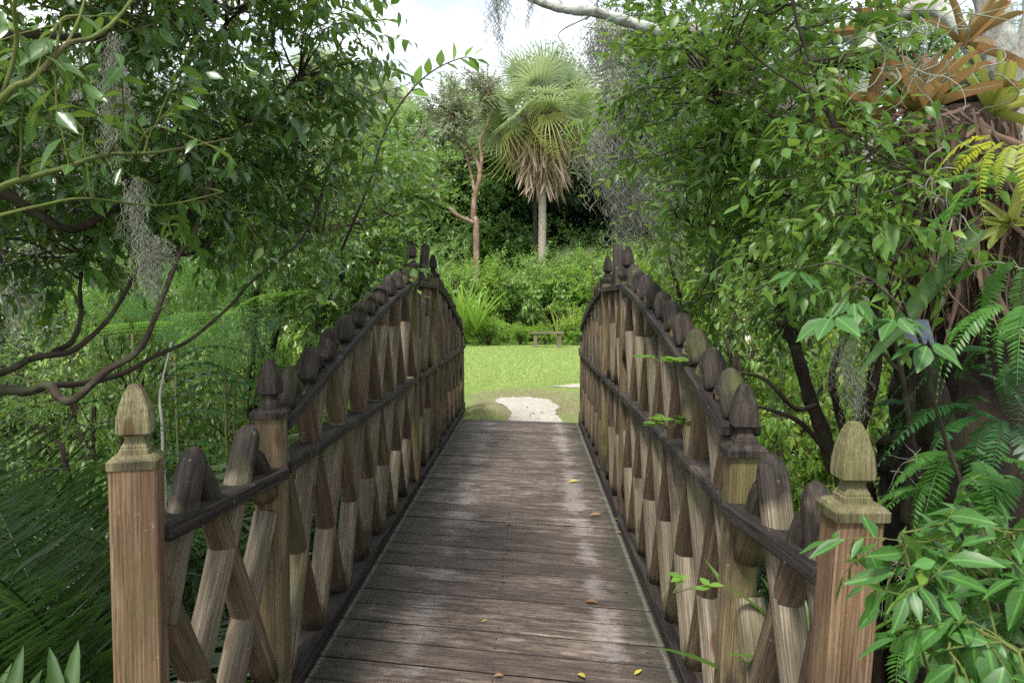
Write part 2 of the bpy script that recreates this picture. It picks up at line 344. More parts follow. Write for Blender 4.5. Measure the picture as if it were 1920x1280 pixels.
def place(mb, proto, P, D, N, sc, a=0., mat=0, side=1.):
    """copies of a prototype (verts, quads, tris) at points P, its x along D, its z near N"""
    pv, q, t = proto[:3]; P = np.asarray(P, float).reshape(-1, 3); n = len(P)
    if n == 0: return
    X = unit(np.broadcast_to(D, (n, 3))); Z = np.broadcast_to(N, (n, 3)); Z = unit(Z - X * (Z * X).sum(1, keepdims=True)); Y = np.cross(Z, X)
    sc = np.broadcast_to(np.asarray(sc, float), (n,))
    V = P[:, None] + sc[:, None, None] * (pv[None, :, :1] * X[:, None] + pv[None, :, 1:2] * Y[:, None] * side + pv[None, :, 2:] * Z[:, None])
    off = (np.arange(n) * len(pv))[:, None, None]
    Q = (q[None] + off).reshape(-1, 4) if q is not None and len(q) else None
    T = (t[None] + off).reshape(-1, 3) if t is not None and len(t) else None
    a = np.broadcast_to(np.asarray(a, float), (n,)); av = np.repeat(a, len(pv))
    if len(proto) > 3: av = av + np.tile(proto[3], n)
    mb.add(V, Q, T, np.tile(pv, (n, 1)), av, mat)
def box(mb, c, s, rot=None, bev=.004, a=0., mat=0, long=2, g0=None):
    """chamfered box: centre c, size s; grain along axis `long`"""
    hx, hy, hz = [x / 2 for x in s]; b = min(bev, hx * .4, hy * .4, hz * .4)
    pr = np.array([(-hx + b, -hy), (hx - b, -hy), (hx, -hy + b), (hx, hy - b), (hx - b, hy), (-hx + b, hy), (-hx, hy - b), (-hx, -hy + b)])
    L_ = []; zs = [-hz, -hz + b, hz - b, hz]; nseg = max(1, int(2 * hz / .12)) if a is not None and not np.isscalar(a) else 1
    for i, z in enumerate(zs):
        k = (1 - b / max(hx, hy)) if i in (0, 3) else 1
        L_.append(np.column_stack([pr * [(hx - b) / hx if k != 1 else 1, (hy - b) / hy if k != 1 else 1], np.full(8, z)]))
    v = np.vstack(L_); q = []
    for i in range(3):
        for j in range(8): q.append((i * 8 + j, i * 8 + (j + 1) % 8, i * 8 + 8 + (j + 1) % 8, i * 8 + 8 + j))
    q += [(7, 0, 3, 4), (7, 4, 5, 6), (0, 1, 2, 3)]; q = [tuple(reversed(x)) if i >= 24 else x for i, x in enumerate(q)]
    q += [tuple(24 + x for x in f) for f in ((7, 0, 3, 4), (4, 5, 6, 7), (0, 1, 2, 3))]
    perm = {0: [1, 2, 0], 1: [0, 2, 1], 2: [0, 1, 2]}[long]
    g = v[:, perm] + (R.random(3) * 9 if g0 is None else g0)
    if rot is not None: v = v @ np.asarray(rot).T
    mb.add(v + np.asarray(c), q, None, g, a if a is not None else 0., mat)
def rz(a): c, s_ = math.cos(a), math.sin(a); return np.array([[c, -s_, 0], [s_, c, 0], [0, 0, 1.]])
def frame(d, up=(0, 0, 1)):
    y = unit(d); x = unit(np.cross(y, up)); z = np.cross(x, y); return np.column_stack([x, y, z])     # local y along d
def sqloft(mb, prof, c, ang, a=0., mat=0, ch=.12):
    """stack of chamfered square sections: prof = (z, half width) from c upwards"""
    ca = [(1, -1 + ch), (1, 1 - ch), (1 - ch, 1), (-1 + ch, 1), (-1, 1 - ch), (-1, -1 + ch), (-1 + ch, -1), (1 - ch, -1)]
    V = []; A = []
    for z, h in prof:
        V += [(x * h, y * h, z) for x, y in ca]
        A += [a(z) if callable(a) else a] * 8
    V = np.array(V); n = len(prof); q = [(i * 8 + j, i * 8 + (j + 1) % 8, i * 8 + 8 + (j + 1) % 8, i * 8 + 8 + j) for i in range(n - 1) for j in range(8)]
    e = (n - 1) * 8; q += [(e + 7, e, e + 1, e + 2), (e + 2, e + 3, e + 6, e + 7), (e + 3, e + 4, e + 5, e + 6)]
    g = V + R.random(3) * 9
    mb.add(V @ rz(ang).T + np.asarray(c), q, None, g, A, mat)

# ------------------------------------------------------------------ the footbridge
LX, RX = -.955, .65            # the two railing lines
SK = math.tan(math.radians(10.2))
bridge = root('footbridge', (-.15, 4, 0), 'weathered wooden footbridge with crossed log pole railings and carved post finials', 'footbridge')
deck = MB(); y = -2.2; pitch = .189; k = 0
ydir = unit((1, -SK, 0))
while y < 9.62:
    wdt = pitch - .011 - R.random() * .008; Lw = 1.585 / math.cos(math.radians(10.2)) + R.uniform(-.012, .012)
    if y + pitch > 9.7: break
    c = np.array([-.16, y - SK * .765 + pitch / 2, -.019 + R.normal() * .0022])
    rot = frame(ydir) @ np.array([[1, 0, 0], [0, 1, 0], [0, 0, 1.]])
    tilt = R.normal() * .012; ct, st_ = math.cos(tilt), math.sin(tilt)
    rot = rot @ np.array([[ct, 0, st_], [0, 1, 0], [-st_, 0, ct]])
    # long axis is local y
    box(deck, c, (wdt, Lw, .038), rot, .005, a=R.random() ** 1.5 * 1.3, long=1); y += pitch; k += 1
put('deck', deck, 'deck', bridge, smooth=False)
nails = MB()
for kk in range(46):
    for x in (-.80, -.15, .50):
        for o_ in (-.045, .045): tube(nails, [(x + R.normal() * .006, -.9 + kk * pitch + SK * 0 - SK * (x + .16) - SK * .765 + pitch / 2 + pitch + o_, -.004), (x, -.9 + kk * pitch - SK * (x + .16) - SK * .765 + pitch / 2 + pitch + o_, .0012)], .0045, 8)
tag(put('nail_heads', nails, 'bark_old', bridge), kind='stuff')
st = MB()
for x in (-.80, -.15, .50): box(st, (x, 3.7, -.165), (.09, 11.6, .24), None, .006, a=.6, long=1)
put('support_beam', st, 'rail', bridge, smooth=False)

def toprail(side, Y):
    if side < 0: y2, y3, y4, y5, z2, z3 = 2.69, 5.96, 7.27, 10.3, 1.03, 1.645
    else: y2, y3, y4, y5, z2, z3 = 2.26, 5.0, 6.3, 9.35, 1.09, 1.60
    if Y <= y3: t = max(0, (Y - y2) / (y3 - y2)); return z2 + (z3 - z2) * (1 - (1 - t) ** 1.33)
    if Y >= y4: t = max(0, (y5 - Y) / (y5 - y4)); return z2 + (z3 - z2) * (1 - (1 - t) ** 1.33)
    return z3
MIDZ = .88
FIN = [(0, .060), (.020, .061), (.033, .047), (.0335, .040), (.046, .040), (.048, .036), (.053, .036), (.060, .031), (.070, .026), (.079, .028), (.084, .043),
       (.087, .046), (.105, .0462), (.125, .0445), (.147, .040), (.168, .0335), (.188, .0255), (.200, .019), (.206, .016), (.209, .010)]
def railing(side):
    cx = LX if side < 0 else RX
    if side < 0: posts = [(-1.025, 1.9, 1.075, 17), (-.95, 2.69, 1.08, 0), (-.95, 5.96, 1.775, 0), (-.95, 7.27, 1.745, 0), (-.95, 9.95, 1.06, 0), (-1.0, 10.62, 1.07, 0)]
    else: posts = [(.725, 1.68, 1.02, 1), (.645, 2.26, 1.04, -2), (.645, 5.0, 1.655, 0), (.645, 6.3, 1.67, 0), (.645, 9.0, 1.05, 0), (.70, 9.72, 1.04, 0)]
    px, py = posts[0][:2]
    rl = MB()
    def rail_line(pts, wd, th, a):
        for p, q in zip(pts[:-1], pts[1:]):
            p, q = np.array(p, float), np.array(q, float); d = q - p
            box(rl, (p + q) / 2, (wd, np.linalg.norm(d) + .004, th), frame(d), .005, a=a, long=1)
    y2, y3, y4, y5 = posts[1][1], posts[2][1], posts[3][1], posts[4][1]
    ys = np.linspace(y2 + .05, y3 - .05, 9)
    # rails sit just inside the posts' inner faces; wide flat boards which the poles pass through
    rail_line([(cx, v_, toprail(side, v_)) for v_ in ys], .128, .040, .75)
    rail_line([(cx, y3 + .05, toprail(side, y3)), (cx, y4 - .05, toprail(side, y4))], .126, .040, .6)
    rail_line([(cx, v_, toprail(side, v_)) for v_ in np.linspace(y4 + .05, y5 - .05, 9)], .128, .040, .7)
    for a_, b_ in ((y2, y3), (y3, y4), (y4, y5)): rail_line([(cx, a_ + .05, MIDZ), (cx, b_ - .05, MIDZ)], .130, .040, .62)
    for (x0, y0, *_), (x1, y1, *_) in (posts[:2], posts[4:6]):
        p = np.array([x0, y0, MIDZ - (.02 if side > 0 else 0)]); q = np.array([x1, y1, MIDZ]); d = unit(q - p)
        rail_line([p + d * .055, q - d * .02 - np.array([side * .018, 0, 0])], .120, .044, .85)
        rail_line([p * [1, 1, 0] + d * .05 + [0, 0, .045], q * [1, 1, 0] - d * .05 + [0, 0, .045]], .13, .07, .9)
    rail_line([(cx, y2 + .05, .045), (cx, y3 - .05, .045)], .134, .07, .9)
    rail_line([(cx, y3 + .05, .045), (cx, y4 - .05, .045)], .134, .07, .85)
    rail_line([(cx, y4 + .05, .045), (cx, y5 - .05, .045)], .134, .07, .85)
    r = put('railing', rl, 'rail', bridge, smooth=False, label=('left' if side < 0 else 'right') + ' railing of flat black boards and crossed poles')
    for i, (x, yy, zc, ang) in enumerate(posts):
        pm = MB(); h = .0475 if i != 0 else (.057 if side < 0 else .051)
        zs = np.linspace(-.6, zc, 14)
        an = math.radians(ang)
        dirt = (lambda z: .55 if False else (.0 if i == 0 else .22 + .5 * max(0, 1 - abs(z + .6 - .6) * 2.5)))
        lean = (.055 if i == 0 else .03) if side > 0 and i < 2 else 0
        sq = [(z + 0, h) for z in zs]
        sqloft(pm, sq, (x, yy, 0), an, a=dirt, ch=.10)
        for arr in pm.v:
            arr[:, 0] += lean * (arr[:, 2] - zc)
        lab = None
        if i == 0: lab = 'clean tan post at the near end of the railing'
        put('post', pm, 'post_new' if i == 0 else 'post', r, smooth=False, label=lab)
        fm = MB(); sc = 1.04 if i == 0 else 1.
        sqloft(fm, [(z * 1.02, hh * (1. if z < .0332 else (.88 if i == 0 and side < 0 else .80))) for z, hh in FIN], (x, yy, zc), an, a=(lambda z: .12 if i == 0 and z > .03 else (.55 if z < .06 or i else .2)) , ch=.09)
        put('post_finial', fm, 'cap_pale' if i == 0 else 'cap_dark', r, smooth=False)
    # poles
    def pole(p, q, kind, rad=.045, blunt=False, zr=9.):
        p, q = np.array(p, float), np.array(q, float); n = max(6, int(np.linalg.norm(q - p) / .09))
        t = np.concatenate([np.linspace(0, 1, n)]); Lp = np.linalg.norm(q - p)
        P = p + (q - p) * t[:, None]; rr = rad * (1 + .035 * np.sin(t * 5 + R.random() * 6) + R.normal(size=n) * .01) * (1.04 - .08 * t)
        if not blunt:
            d = unit(q - p); e = np.array([.0, .022, .040, .054, .064, .070]) ; P = np.vstack([P[:-1], [q - d * .07 + d * x for x in e]]) if np.linalg.norm(P[-2] - q) > .075 else np.vstack([P[:-2], [q - d * .07 + d * x for x in e]])
            rr = np.concatenate([rr[:len(P) - 6], rr[-1] * np.array([.99, .93, .80, .60, .36, .10])])
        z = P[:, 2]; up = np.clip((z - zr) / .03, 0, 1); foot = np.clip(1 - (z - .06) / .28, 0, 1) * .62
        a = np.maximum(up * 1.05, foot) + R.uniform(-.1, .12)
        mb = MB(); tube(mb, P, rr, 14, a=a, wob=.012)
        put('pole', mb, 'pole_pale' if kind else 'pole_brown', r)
    tan = .50; sp = .445 if side < 0 else .43; x = cx
    def bay(y0, y1, mir, ref, pad=.06):
        s_ = -1 if mir else 1; a0, a1 = y0 + pad, y1 - pad
        for f in np.arange(ref - 8 * sp, ref + 9 * sp, sp):
            for kind in (1, 0):
                dsg = s_ if kind else -s_; f2 = f + R.normal() * .008
                for zlo, zhi in ((.06, None),):
                    zz = np.linspace(.06, 1.9, 150); yy = f2 + dsg * tan * (zz - .455)
                    top = np.array([toprail(side, min(max(v_, y0), y1)) for v_ in yy])
                    ok = (yy > a0) & (yy < a1) & (zz < top - .012)
                    i = np.where(ok)[0]
                    if len(i) < 16: continue
                    pole((x, yy[i[0]], zz[i[0]]), (x, yy[i[-1]], zz[i[-1]]), kind, zr=9, blunt=True)
    bay(y2, y3, False, 3.87 if side < 0 else 3.55); bay(y4, y5, True, 8.6 if side < 0 else 7.6)
    # the round-topped pairs that stand on the arched rail
    def crowns(y0, y1, n, mir):
        s_ = -1 if mir else 1
        for f in np.linspace(y0, y1, n):
            f = f + R.normal() * .006; zt = toprail(side, f); h = R.uniform(.135, .165)
            pole((x, f - s_ * .070, zt - .0), (x, f + s_ * .035, zt + h), 1, rad=.044, zr=zt - .3)
            pole((x, f + s_ * .135, zt + .0), (x, f + s_ * .050, zt + .115), 0, rad=.038, zr=zt + .05)
    if side < 0: crowns(2.90, 5.62, 10, False); crowns(7.55, 9.75, 8, True)
    else: crowns(2.42, 4.74, 10, False); crowns(6.55, 8.8, 8, True)
    # middle bay: short lattice and one tall pole that tops the arch
    zt = toprail(side, y3 + .3); mid = (y3 + y4) / 2
    if side < 0:
        tall = [((x, 6.12, .9), (x, 6.80, 2.03)), ((x, 6.05, .08), (x, 6.5, .86))]
    else:
        tall = [((x, 5.15, .9), (x, 5.62, 1.93)), ((x, 5.1, .08), (x, 5.5, .86))]
    for p_, q_ in tall: pole(p_, q_, 1, zr=zt)
    for o_, z0, z1 in ((.30, .9, zt - .01), (.78, .9, zt + .16), (.35, .07, .86), (.85, .07, .86)):
        pole((x, y3 + o_ + .12, z0), (x, y3 + o_ - .10, z1), 0, zr=zt)
        if o_ > .5: pole((x, y3 + o_ - .18, z0), (x, y3 + o_ + .12, min(z1, zt)), 1, zr=zt)
    # near and far end bays
    def endbay(A, B, specs, flip):
        A, B = np.array(A[:2]), np.array(B[:2]); Lb = np.linalg.norm(B - A)
        for (t0, z0, t1, z1, kind) in specs:
            p = A + (B - A) * t0; q = A + (B - A) * t1
            pole((p[0], p[1], z0), (q[0], q[1], z1), kind, rad=.044, zr=MIDZ, blunt=z1 < .9)
    if side < 0:
        sp1 = [(.10, .62, .36, 1.07, 1), (.08, .06, .80, 1.08, 1), (.42, .03, .93, .74, 1), (.36, 1.02, .90, .14, 0), (.80, .99, .93, .80, 0), (.07, .74, .36, .33, 0)]
    else:
        sp1 = [(.12, .70, .28, 1.06, 1), (.16, .06, .70, 1.08, 1), (.52, .03, .90, .62, 1), (.28, .99, .96, .12, 0), (.70, 1.01, .92, .74, 0), (.10, .80, .40, .25, 0)]
    endbay(posts[0], posts[1], [tuple(s_) if s_[3] >= s_[1] else (s_[2], s_[3], s_[0], s_[1], s_[4]) for s_ in sp1], False)
    sp2 = [(1 - a_, b_, 1 - c_, d_, e_) for a_, b_, c_, d_, e_ in sp1[:5]]
    endbay(posts[4], posts[5], [s_ if s_[3] >= s_[1] else (s_[2], s_[3], s_[0], s_[1], s_[4]) for s_ in sp2], True)
    return r
railing(-1); railing(1)

# ------------------------------------------------------------------ terrain
def sst(a, b, x): t = np.clip((x - a) / (b - a), 0, 1); return t * t * (3 - 2 * t)
def gh(x, y):
    x = np.asarray(x, float); y = np.asarray(y, float)
    far = 9.9 + .30 * np.maximum(0, np.abs(x) - 1.2) + .25 * np.sin(x * 1.3); near = .9 - .15 * np.abs(x)
    d = sst(near, near + 2.0, y) * (1 - sst(far - 2.6, far, y))
    return -.045 - 1.25 * d + .03 * np.sin(x * .7) * np.sin(y * .5) * sst(12, 20, y) + 0.05 * np.sin(x * 3.1 + y * 2.2) * d
def grid(x0, x1, y0, y1, n, m, mb):
    xs, ys = np.linspace(x0, x1, n), np.linspace(y0, y1, m); X, Y = np.meshgrid(xs, ys); Z = gh(X, Y)
    v = np.stack([X, Y, Z], -1).reshape(-1, 3); i = np.arange(m - 1)[:, None] * n + np.arange(n - 1)[None]
    mb.add(v, np.stack([i, i + 1, i + n + 1, i + n], -1).reshape(-1, 4))
def warp(mb):
    # one sheet: fine near the bridge, stretched to the horizon
    u = np.linspace(-1, 1, 221); v = np.linspace(0, 1, 241)
    xs = 22 * u + 380 * np.sign(u) * np.abs(u) ** 7; ys = -8 + 36 * v + 420 * v ** 9
    X, Y = np.meshgrid(xs, ys); Z = gh(X, Y); n = len(xs); m = len(ys)
    i = np.arange(m - 1)[:, None] * n + np.arange(n - 1)[None]
    mb.add(np.stack([X, Y, Z], -1).reshape(-1, 3), np.stack([i, i + 1, i + n + 1, i + n], -1).reshape(-1, 4))
gmb = MB(); warp(gmb); tag(put('ground', gmb, 'ground'), kind='structure')
def sheet(name, pts, mat, up, rough=.06):
    P = smoothpath(np.array(pts + [pts[0]]), 361)[:-1]; c = P.mean(0); th_ = np.arange(len(P)) / len(P) * 6.283
    wv_ = sum(np.sin(th_ * k_ + R.random() * 6) / k_ ** .6 for k_ in (5, 9, 17, 31, 53)) * rough * 1.6
    P = c + (P - c) * (1 + wv_[:, None] + R.normal(size=(len(P), 1)) * rough * .8); rings = []
    for f in (1, .8, .6, .4, .2, .03):
        Q = c + (P - c) * f; rings.append(np.column_stack([Q, gh(Q[:, 0], Q[:, 1]) + up]))
    n = len(P); v = np.vstack(rings); q = []
    for k_ in range(5):
        for j in range(n): q.append((k_ * n + j, k_ * n + (j + 1) % n, k_ * n + n + (j + 1) % n, k_ * n + n + j))
    mb = MB(); mb.add(v, q); o = put(name, mb, mat); tag(o, kind='structure'); return P
pathA = sheet('gravel_path', [(-.34, 9.3), (.42, 9.2), (.34, 10.4), (.42, 11.0), (.26, 11.7), (-.05, 12.0), (-.42, 11.95), (-.56, 11.5), (-.36, 10.9), (-.27, 10.2)], 'gravel', .012, .045)
pathB = sheet('gravel_path', [(.35, 13.6), (1.2, 13.2), (2.6, 13.1), (3.6, 13.5), (2.4, 14.0), (1.1, 14.1)], 'gravel', .012, .045)
sheet('sandy_path', [(-60, 33), (-23, 33), (-14.5, 27), (-12.6, 27.4), (-16, 36), (-25, 42), (-60, 42)], 'sand', .03, .01)
def inpoly(x, y, P):
    c = np.zeros(x.shape, bool); j = len(P) - 1
    for i in range(len(P)):
        xi, yi, xj, yj = *P[i], *P[j]
        c ^= ((yi > y) != (yj > y)) & (x < (xj - xi) * (y - yi) / (yj - yi + 1e-12) + xi); j = i
    return c
# grass blades on the lawn
def grass():
    mb = MB(); n = 190000
    y = 9.7 + 16.5 * R.random(n) ** 1.35; x = -2.5 + 6.5 * R.random(n) + 0 * y
    x[:40000] = R.uniform(-9, -2.5, 40000); y[:40000] = R.uniform(12.5, 26, 40000)
    ok = gh(x, y) > -.12; dens = .5 + .5 * np.sin(x * 2.7 + 1.3 * np.sin(y * 1.9)) * np.sin(y * 2.3 + x)
    thin = (y < 14.2) & (x > -2.0) & (((dens < .6) & (R.random(n) < .6)) | ((np.hypot(x * .8, (y - 11.4) * .42) < .75 + .3 * dens) & (R.random(n) < .62)))
    ok &= ~thin
    for PP_ in (pathA, pathB):
        cc = PP_.mean(0); inn = inpoly((x - cc[0]) / .8 + cc[0], (y - cc[1]) / .8 + cc[1], PP_); edge = inpoly(x, y, PP_)
        ok &= ~(inn & (R.random(n) > .03)); ok &= ~(edge & ~inn & (R.random(n) > .38))
    x, y = x[ok], y[ok]; n = len(x)
    P = np.column_stack([x, y, gh(x, y) - .004]); h = R.uniform(.02, .052, n) * np.where(y < 13.5, .75, 1.1); wd = np.where(y < 14, .0045, .009)
    a = R.random(n) * 2 * np.pi; sx = np.column_stack([np.cos(a), np.sin(a), 0 * a]) * wd[:, None]
    le = np.column_stack([R.normal(size=n) * .5, R.normal(size=n) * .5, np.ones(n)]) * h[:, None]
    v = np.stack([P - sx, P + sx, P + le], 1).reshape(-1, 3)
    mb.add(v, None, np.arange(3 * n).reshape(-1, 3), None, np.repeat(R.random(n), 3))
    tag(put('lawn_grass', mb, 'grass'), 'short mown green grass of the sunlit lawn', 'grass', kind='stuff')
grass()
# the little bench at the far edge of the lawn
b = root('bench', (.56, 25.2, gh(.56, 25.2)), 'small low wooden plank bench on two posts at the far edge of the lawn', 'bench')
B0 = WLOC[b.name]; m_ = MB(); box(m_, B0 + (0, 0, .50), (1.12, .30, .06), None, .008, a=.0, long=0); put('seat', m_, 'pole_pale', b, smooth=False)
for sx in (-.40, .40):
    m_ = MB(); box(m_, B0 + (sx, 0, .225), (.13, .22, .50), None, .01, a=.1); put('leg', m_, 'pole_pale', b, smooth=False)
# ------------------------------------------------------------------ foliage prototypes
def leafproto(wd=.42, droop=.18, fold=.12, st=((0, .02), (.12, .5), (.35, 1.), (.6, .86), (.82, .42), (1., .02))):
    v = []; q = []
    for x, h in st:
        z = -droop * x * x; hy = h * wd / 2
        v += [(x, -hy, z + fold * hy * 2), (x, 0, z), (x, hy, z + fold * hy * 2)]
    for i in range(len(st) - 1):
        for j in (0, 1): q.append((i * 3 + j, i * 3 + 3 + j, i * 3 + 4 + j, i * 3 + 1 + j))
    return np.array(v, float), np.array(q), None
LEAF = leafproto(); LEAFW = leafproto(.55, .1, .1); LEAFN = leafproto(.30, .25)
LEAFVAR = [LEAF, leafproto(.46, .05, .2), leafproto(.36, .34, .06), leafproto(.5, .22, -.12), leafproto(.34, -.08, .3), leafproto(.44, .45, .15)]
LEAF4 = leafproto(.45, .2, .15, ((0, .03), (.35, 1.), (.7, .7), (1., .02)))
SMALL = (np.array([(0, 0, 0), (.45, -.24, .06), (.45, .24, .06), (1, 0, -.08)]), None, np.array([(0, 1, 3), (0, 3, 2)]))
STRIP = leafproto(.10, .55, .2, ((0, .7), (.25, 1.), (.5, .95), (.75, .7), (1., .03)))
def onb(D, N):
    X = unit(D); Z = unit(N - X * (N * X).sum(-1, keepdims=True)); return np.stack([X, np.cross(Z, X), Z], -1)
def twig_sites(nl=9, ln=.34, leaf=.09, spread=.95, planar=.45, whorl=.45):
    """leaf sites along one twig pointing along +x"""
    r = R; t = np.linspace(.15, 1, nl) ** .9; bend = r.normal(size=2) * .12
    P = np.column_stack([t * ln, bend[0] * t * t * ln, bend[1] * t * t * ln - .10 * t * t * ln])
    sgn = np.where(np.arange(nl) % 2, 1, -1) * 1.; az = sgn * (spread + r.normal(size=nl) * .3); az[-1] *= .15
    el = r.normal(size=nl) * planar - .25
    D = np.column_stack([np.cos(az) * np.cos(el), np.sin(az) * np.cos(el), np.sin(el)])
    N = np.column_stack([r.normal(size=nl) * .45, r.normal(size=nl) * .45, np.ones(nl)])
    sc = leaf * (r.uniform(.6, 1.1, nl)) * (1.05 - .35 * t)
    return P, D, N, sc
def twigs(mb, sm, P, D, nl=9, ln=.34, leaf=.09, proto=LEAF, kinds=6, N=None, thick=.0022, mat=0, hi=.08, droop=.25):
    """leafy twigs at points P heading D; leaves go to mb, stems to sm"""
    P = np.asarray(P, float); n = len(P)
    if n == 0: return
    D = unit(np.asarray(D, float) + np.array([0, 0, -droop * .3]))
    up = np.array([0, 0, 1.]) + R.normal(size=(n, 3)) * .35
    F_ = onb(D, up); k = R.integers(0, kinds, n); s = R.uniform(.7, 1.25, n); tv = np.clip(R.normal(.45, .17, n), 0, .88)
    for kk in range(kinds):
        i = np.where(k == kk)[0]
        if not len(i): continue
        pr_ = LEAFVAR[kk % len(LEAFVAR)] if proto is LEAF else proto
        p, d, nn, sc = twig_sites(nl, ln, leaf)
        PP = P[i][:, None] + s[i][:, None, None] * np.einsum('nij,mj->nmi', F_[i], p)
        DD = np.einsum('nij,mj->nmi', F_[i], d) + np.array([0, 0, -droop]) ; NN = np.einsum('nij,mj->nmi', F_[i], nn) * .6 + np.array([0, 0, .5])
        m = len(i) * len(p)
        DD = DD.reshape(-1, 3) + R.normal(size=(m, 3)) * .18; NN = NN.reshape(-1, 3) + R.normal(size=(m, 3)) * .15
        a = np.repeat(tv[i], len(p)) + R.normal(size=m) * .12; a = np.clip(a, 0, .9); a[R.random(m) < hi] = 1.
        place(mb, pr_, PP.reshape(-1, 3), DD, NN, (s[i][:, None] * sc[None]).reshape(-1), a, mat)
        if sm is not None:
            th = thick; cs = [(0, 1, 0), (0, -.5, .87), (0, -.5, -.87)]; tp = np.array([0, .33, .66, 1.])
            pts = np.column_stack([tp * ln, np.interp(tp * ln, p[:, 0], p[:, 1]), np.interp(tp * ln, p[:, 0], p[:, 2])]); pts[0] = 0
            v = np.array([pts[a_] + np.array(c) * th * (1 - .6 * tp[a_]) for a_ in range(4) for c in cs])
            q = np.array([(a_ * 3 + j, a_ * 3 + (j + 1) % 3, a_ * 3 + 3 + (j + 1) % 3, a_ * 3 + 3 + j) for a_ in range(3) for j in range(3)])
            place(sm, (v, q, None), P[i], F_[i][:, :, 0], F_[i][:, :, 2], s[i], .5)
def merge(a, b, mat):
    if b.n:
        a.add(np.concatenate(b.v), np.concatenate(b.q) if b.q else None, np.concatenate(b.t) if b.t else None, np.concatenate(b.g), np.concatenate(b.a), mat)
def inblob(b, n, shell=.35):
    c, r = np.array(b[0]), np.array(b[1]); d = unit(R.normal(size=(n, 3))); u = R.random(n) ** shell
    return c + d * r * u[:, None]
def blob(px, py, Y, rx, ry, dy):
    return (at(px, py, Y), (rx / F * Y, dy, ry / F * Y))
def limb(mb, pts, r0, r1, n=None, sides=8, wob=.05, jit=.0):
    n = n or len(pts) * 5; P = smoothpath(pts, n)
    if jit: P = P + R.normal(size=P.shape) * jit
    rr = np.linspace(r0, r1, n) * (1 + .06 * np.sin(np.arange(n) * 1.7 + R.random() * 6)); tube(mb, P, rr, sides, wob=wob); return P
def fill(lm, sm, tm, skel, blobs, nsub, ntw, leaf=.09, ln=.34, nl=9, proto=LEAF, subr=.006, hi=.08, droop=.25, steps=9, thick=.0022, out=.5):
    """side branches from the skeleton into each blob, with leafy twigs along them"""
    sk = np.vstack(skel); tot = sum(np.prod(b[1]) ** (2 / 3) for b in blobs)
    TP, TD = [], []
    for b in blobs:
        k = max(2, int(round(nsub * np.prod(b[1]) ** (2 / 3) / tot)))
        for e in inblob(b, k, .45):
            dd = np.linalg.norm(sk - e, axis=1) + R.random(len(sk)) * .25; s0 = sk[np.argmin(dd)]
            L_ = np.linalg.norm(e - s0)
            if L_ < .05: continue
            mid = (s0 + e) / 2 + R.normal(size=3) * L_ * .10 + np.array([0, 0, .08 * L_])
            P = smoothpath([s0, mid, e], steps); P += R.normal(size=P.shape) * L_ * .008
            if tm is not None: tube(tm, P, np.linspace(subr * (.7 + .4 * L_), subr * .3, steps), 5, cap=False)
            t = R.uniform(.3 if L_ > .4 else .1, 1, ntw); t[:2] = 1; i = np.clip((t * (steps - 1)).astype(int), 0, steps - 2)
            base = P[i] + (P[i + 1] - P[i]) * (t * (steps - 1) - i)[:, None]
            tg = unit(P[i + 1] - P[i]); TP.append(base); TD.append(unit(tg * .7 + R.normal(size=(ntw, 3)) * np.array([.6, .6, .35]) + unit(base - np.array(b[0])) * out))
    twigs(lm, sm, np.vstack(TP), np.vstack(TD), nl, ln, leaf, proto, hi=hi, droop=droop, thick=thick)

def leafy(name, label, cat, loc, limbs, blobs, nsub, ntw, mats, group=None, trunk='trunk', crown='crown', stemmat='stem', **kw):
    """a tree or bush given by explicit limbs (path, r0, r1) and crown volumes"""
    r = root(name, loc, label, cat, group); tm = MB(); lm = MB(); sm = MB(); sk = []
    for pts, r0, r1 in limbs: sk.append(limb(tm, pts, r0, r1))
    fill(lm, sm, tm, sk, blobs, nsub, ntw, **kw)
    put(trunk, tm, mats[0], r)
    merge(lm, sm, 1); put(crown, lm, (mats[1], stemmat), r)
    return r

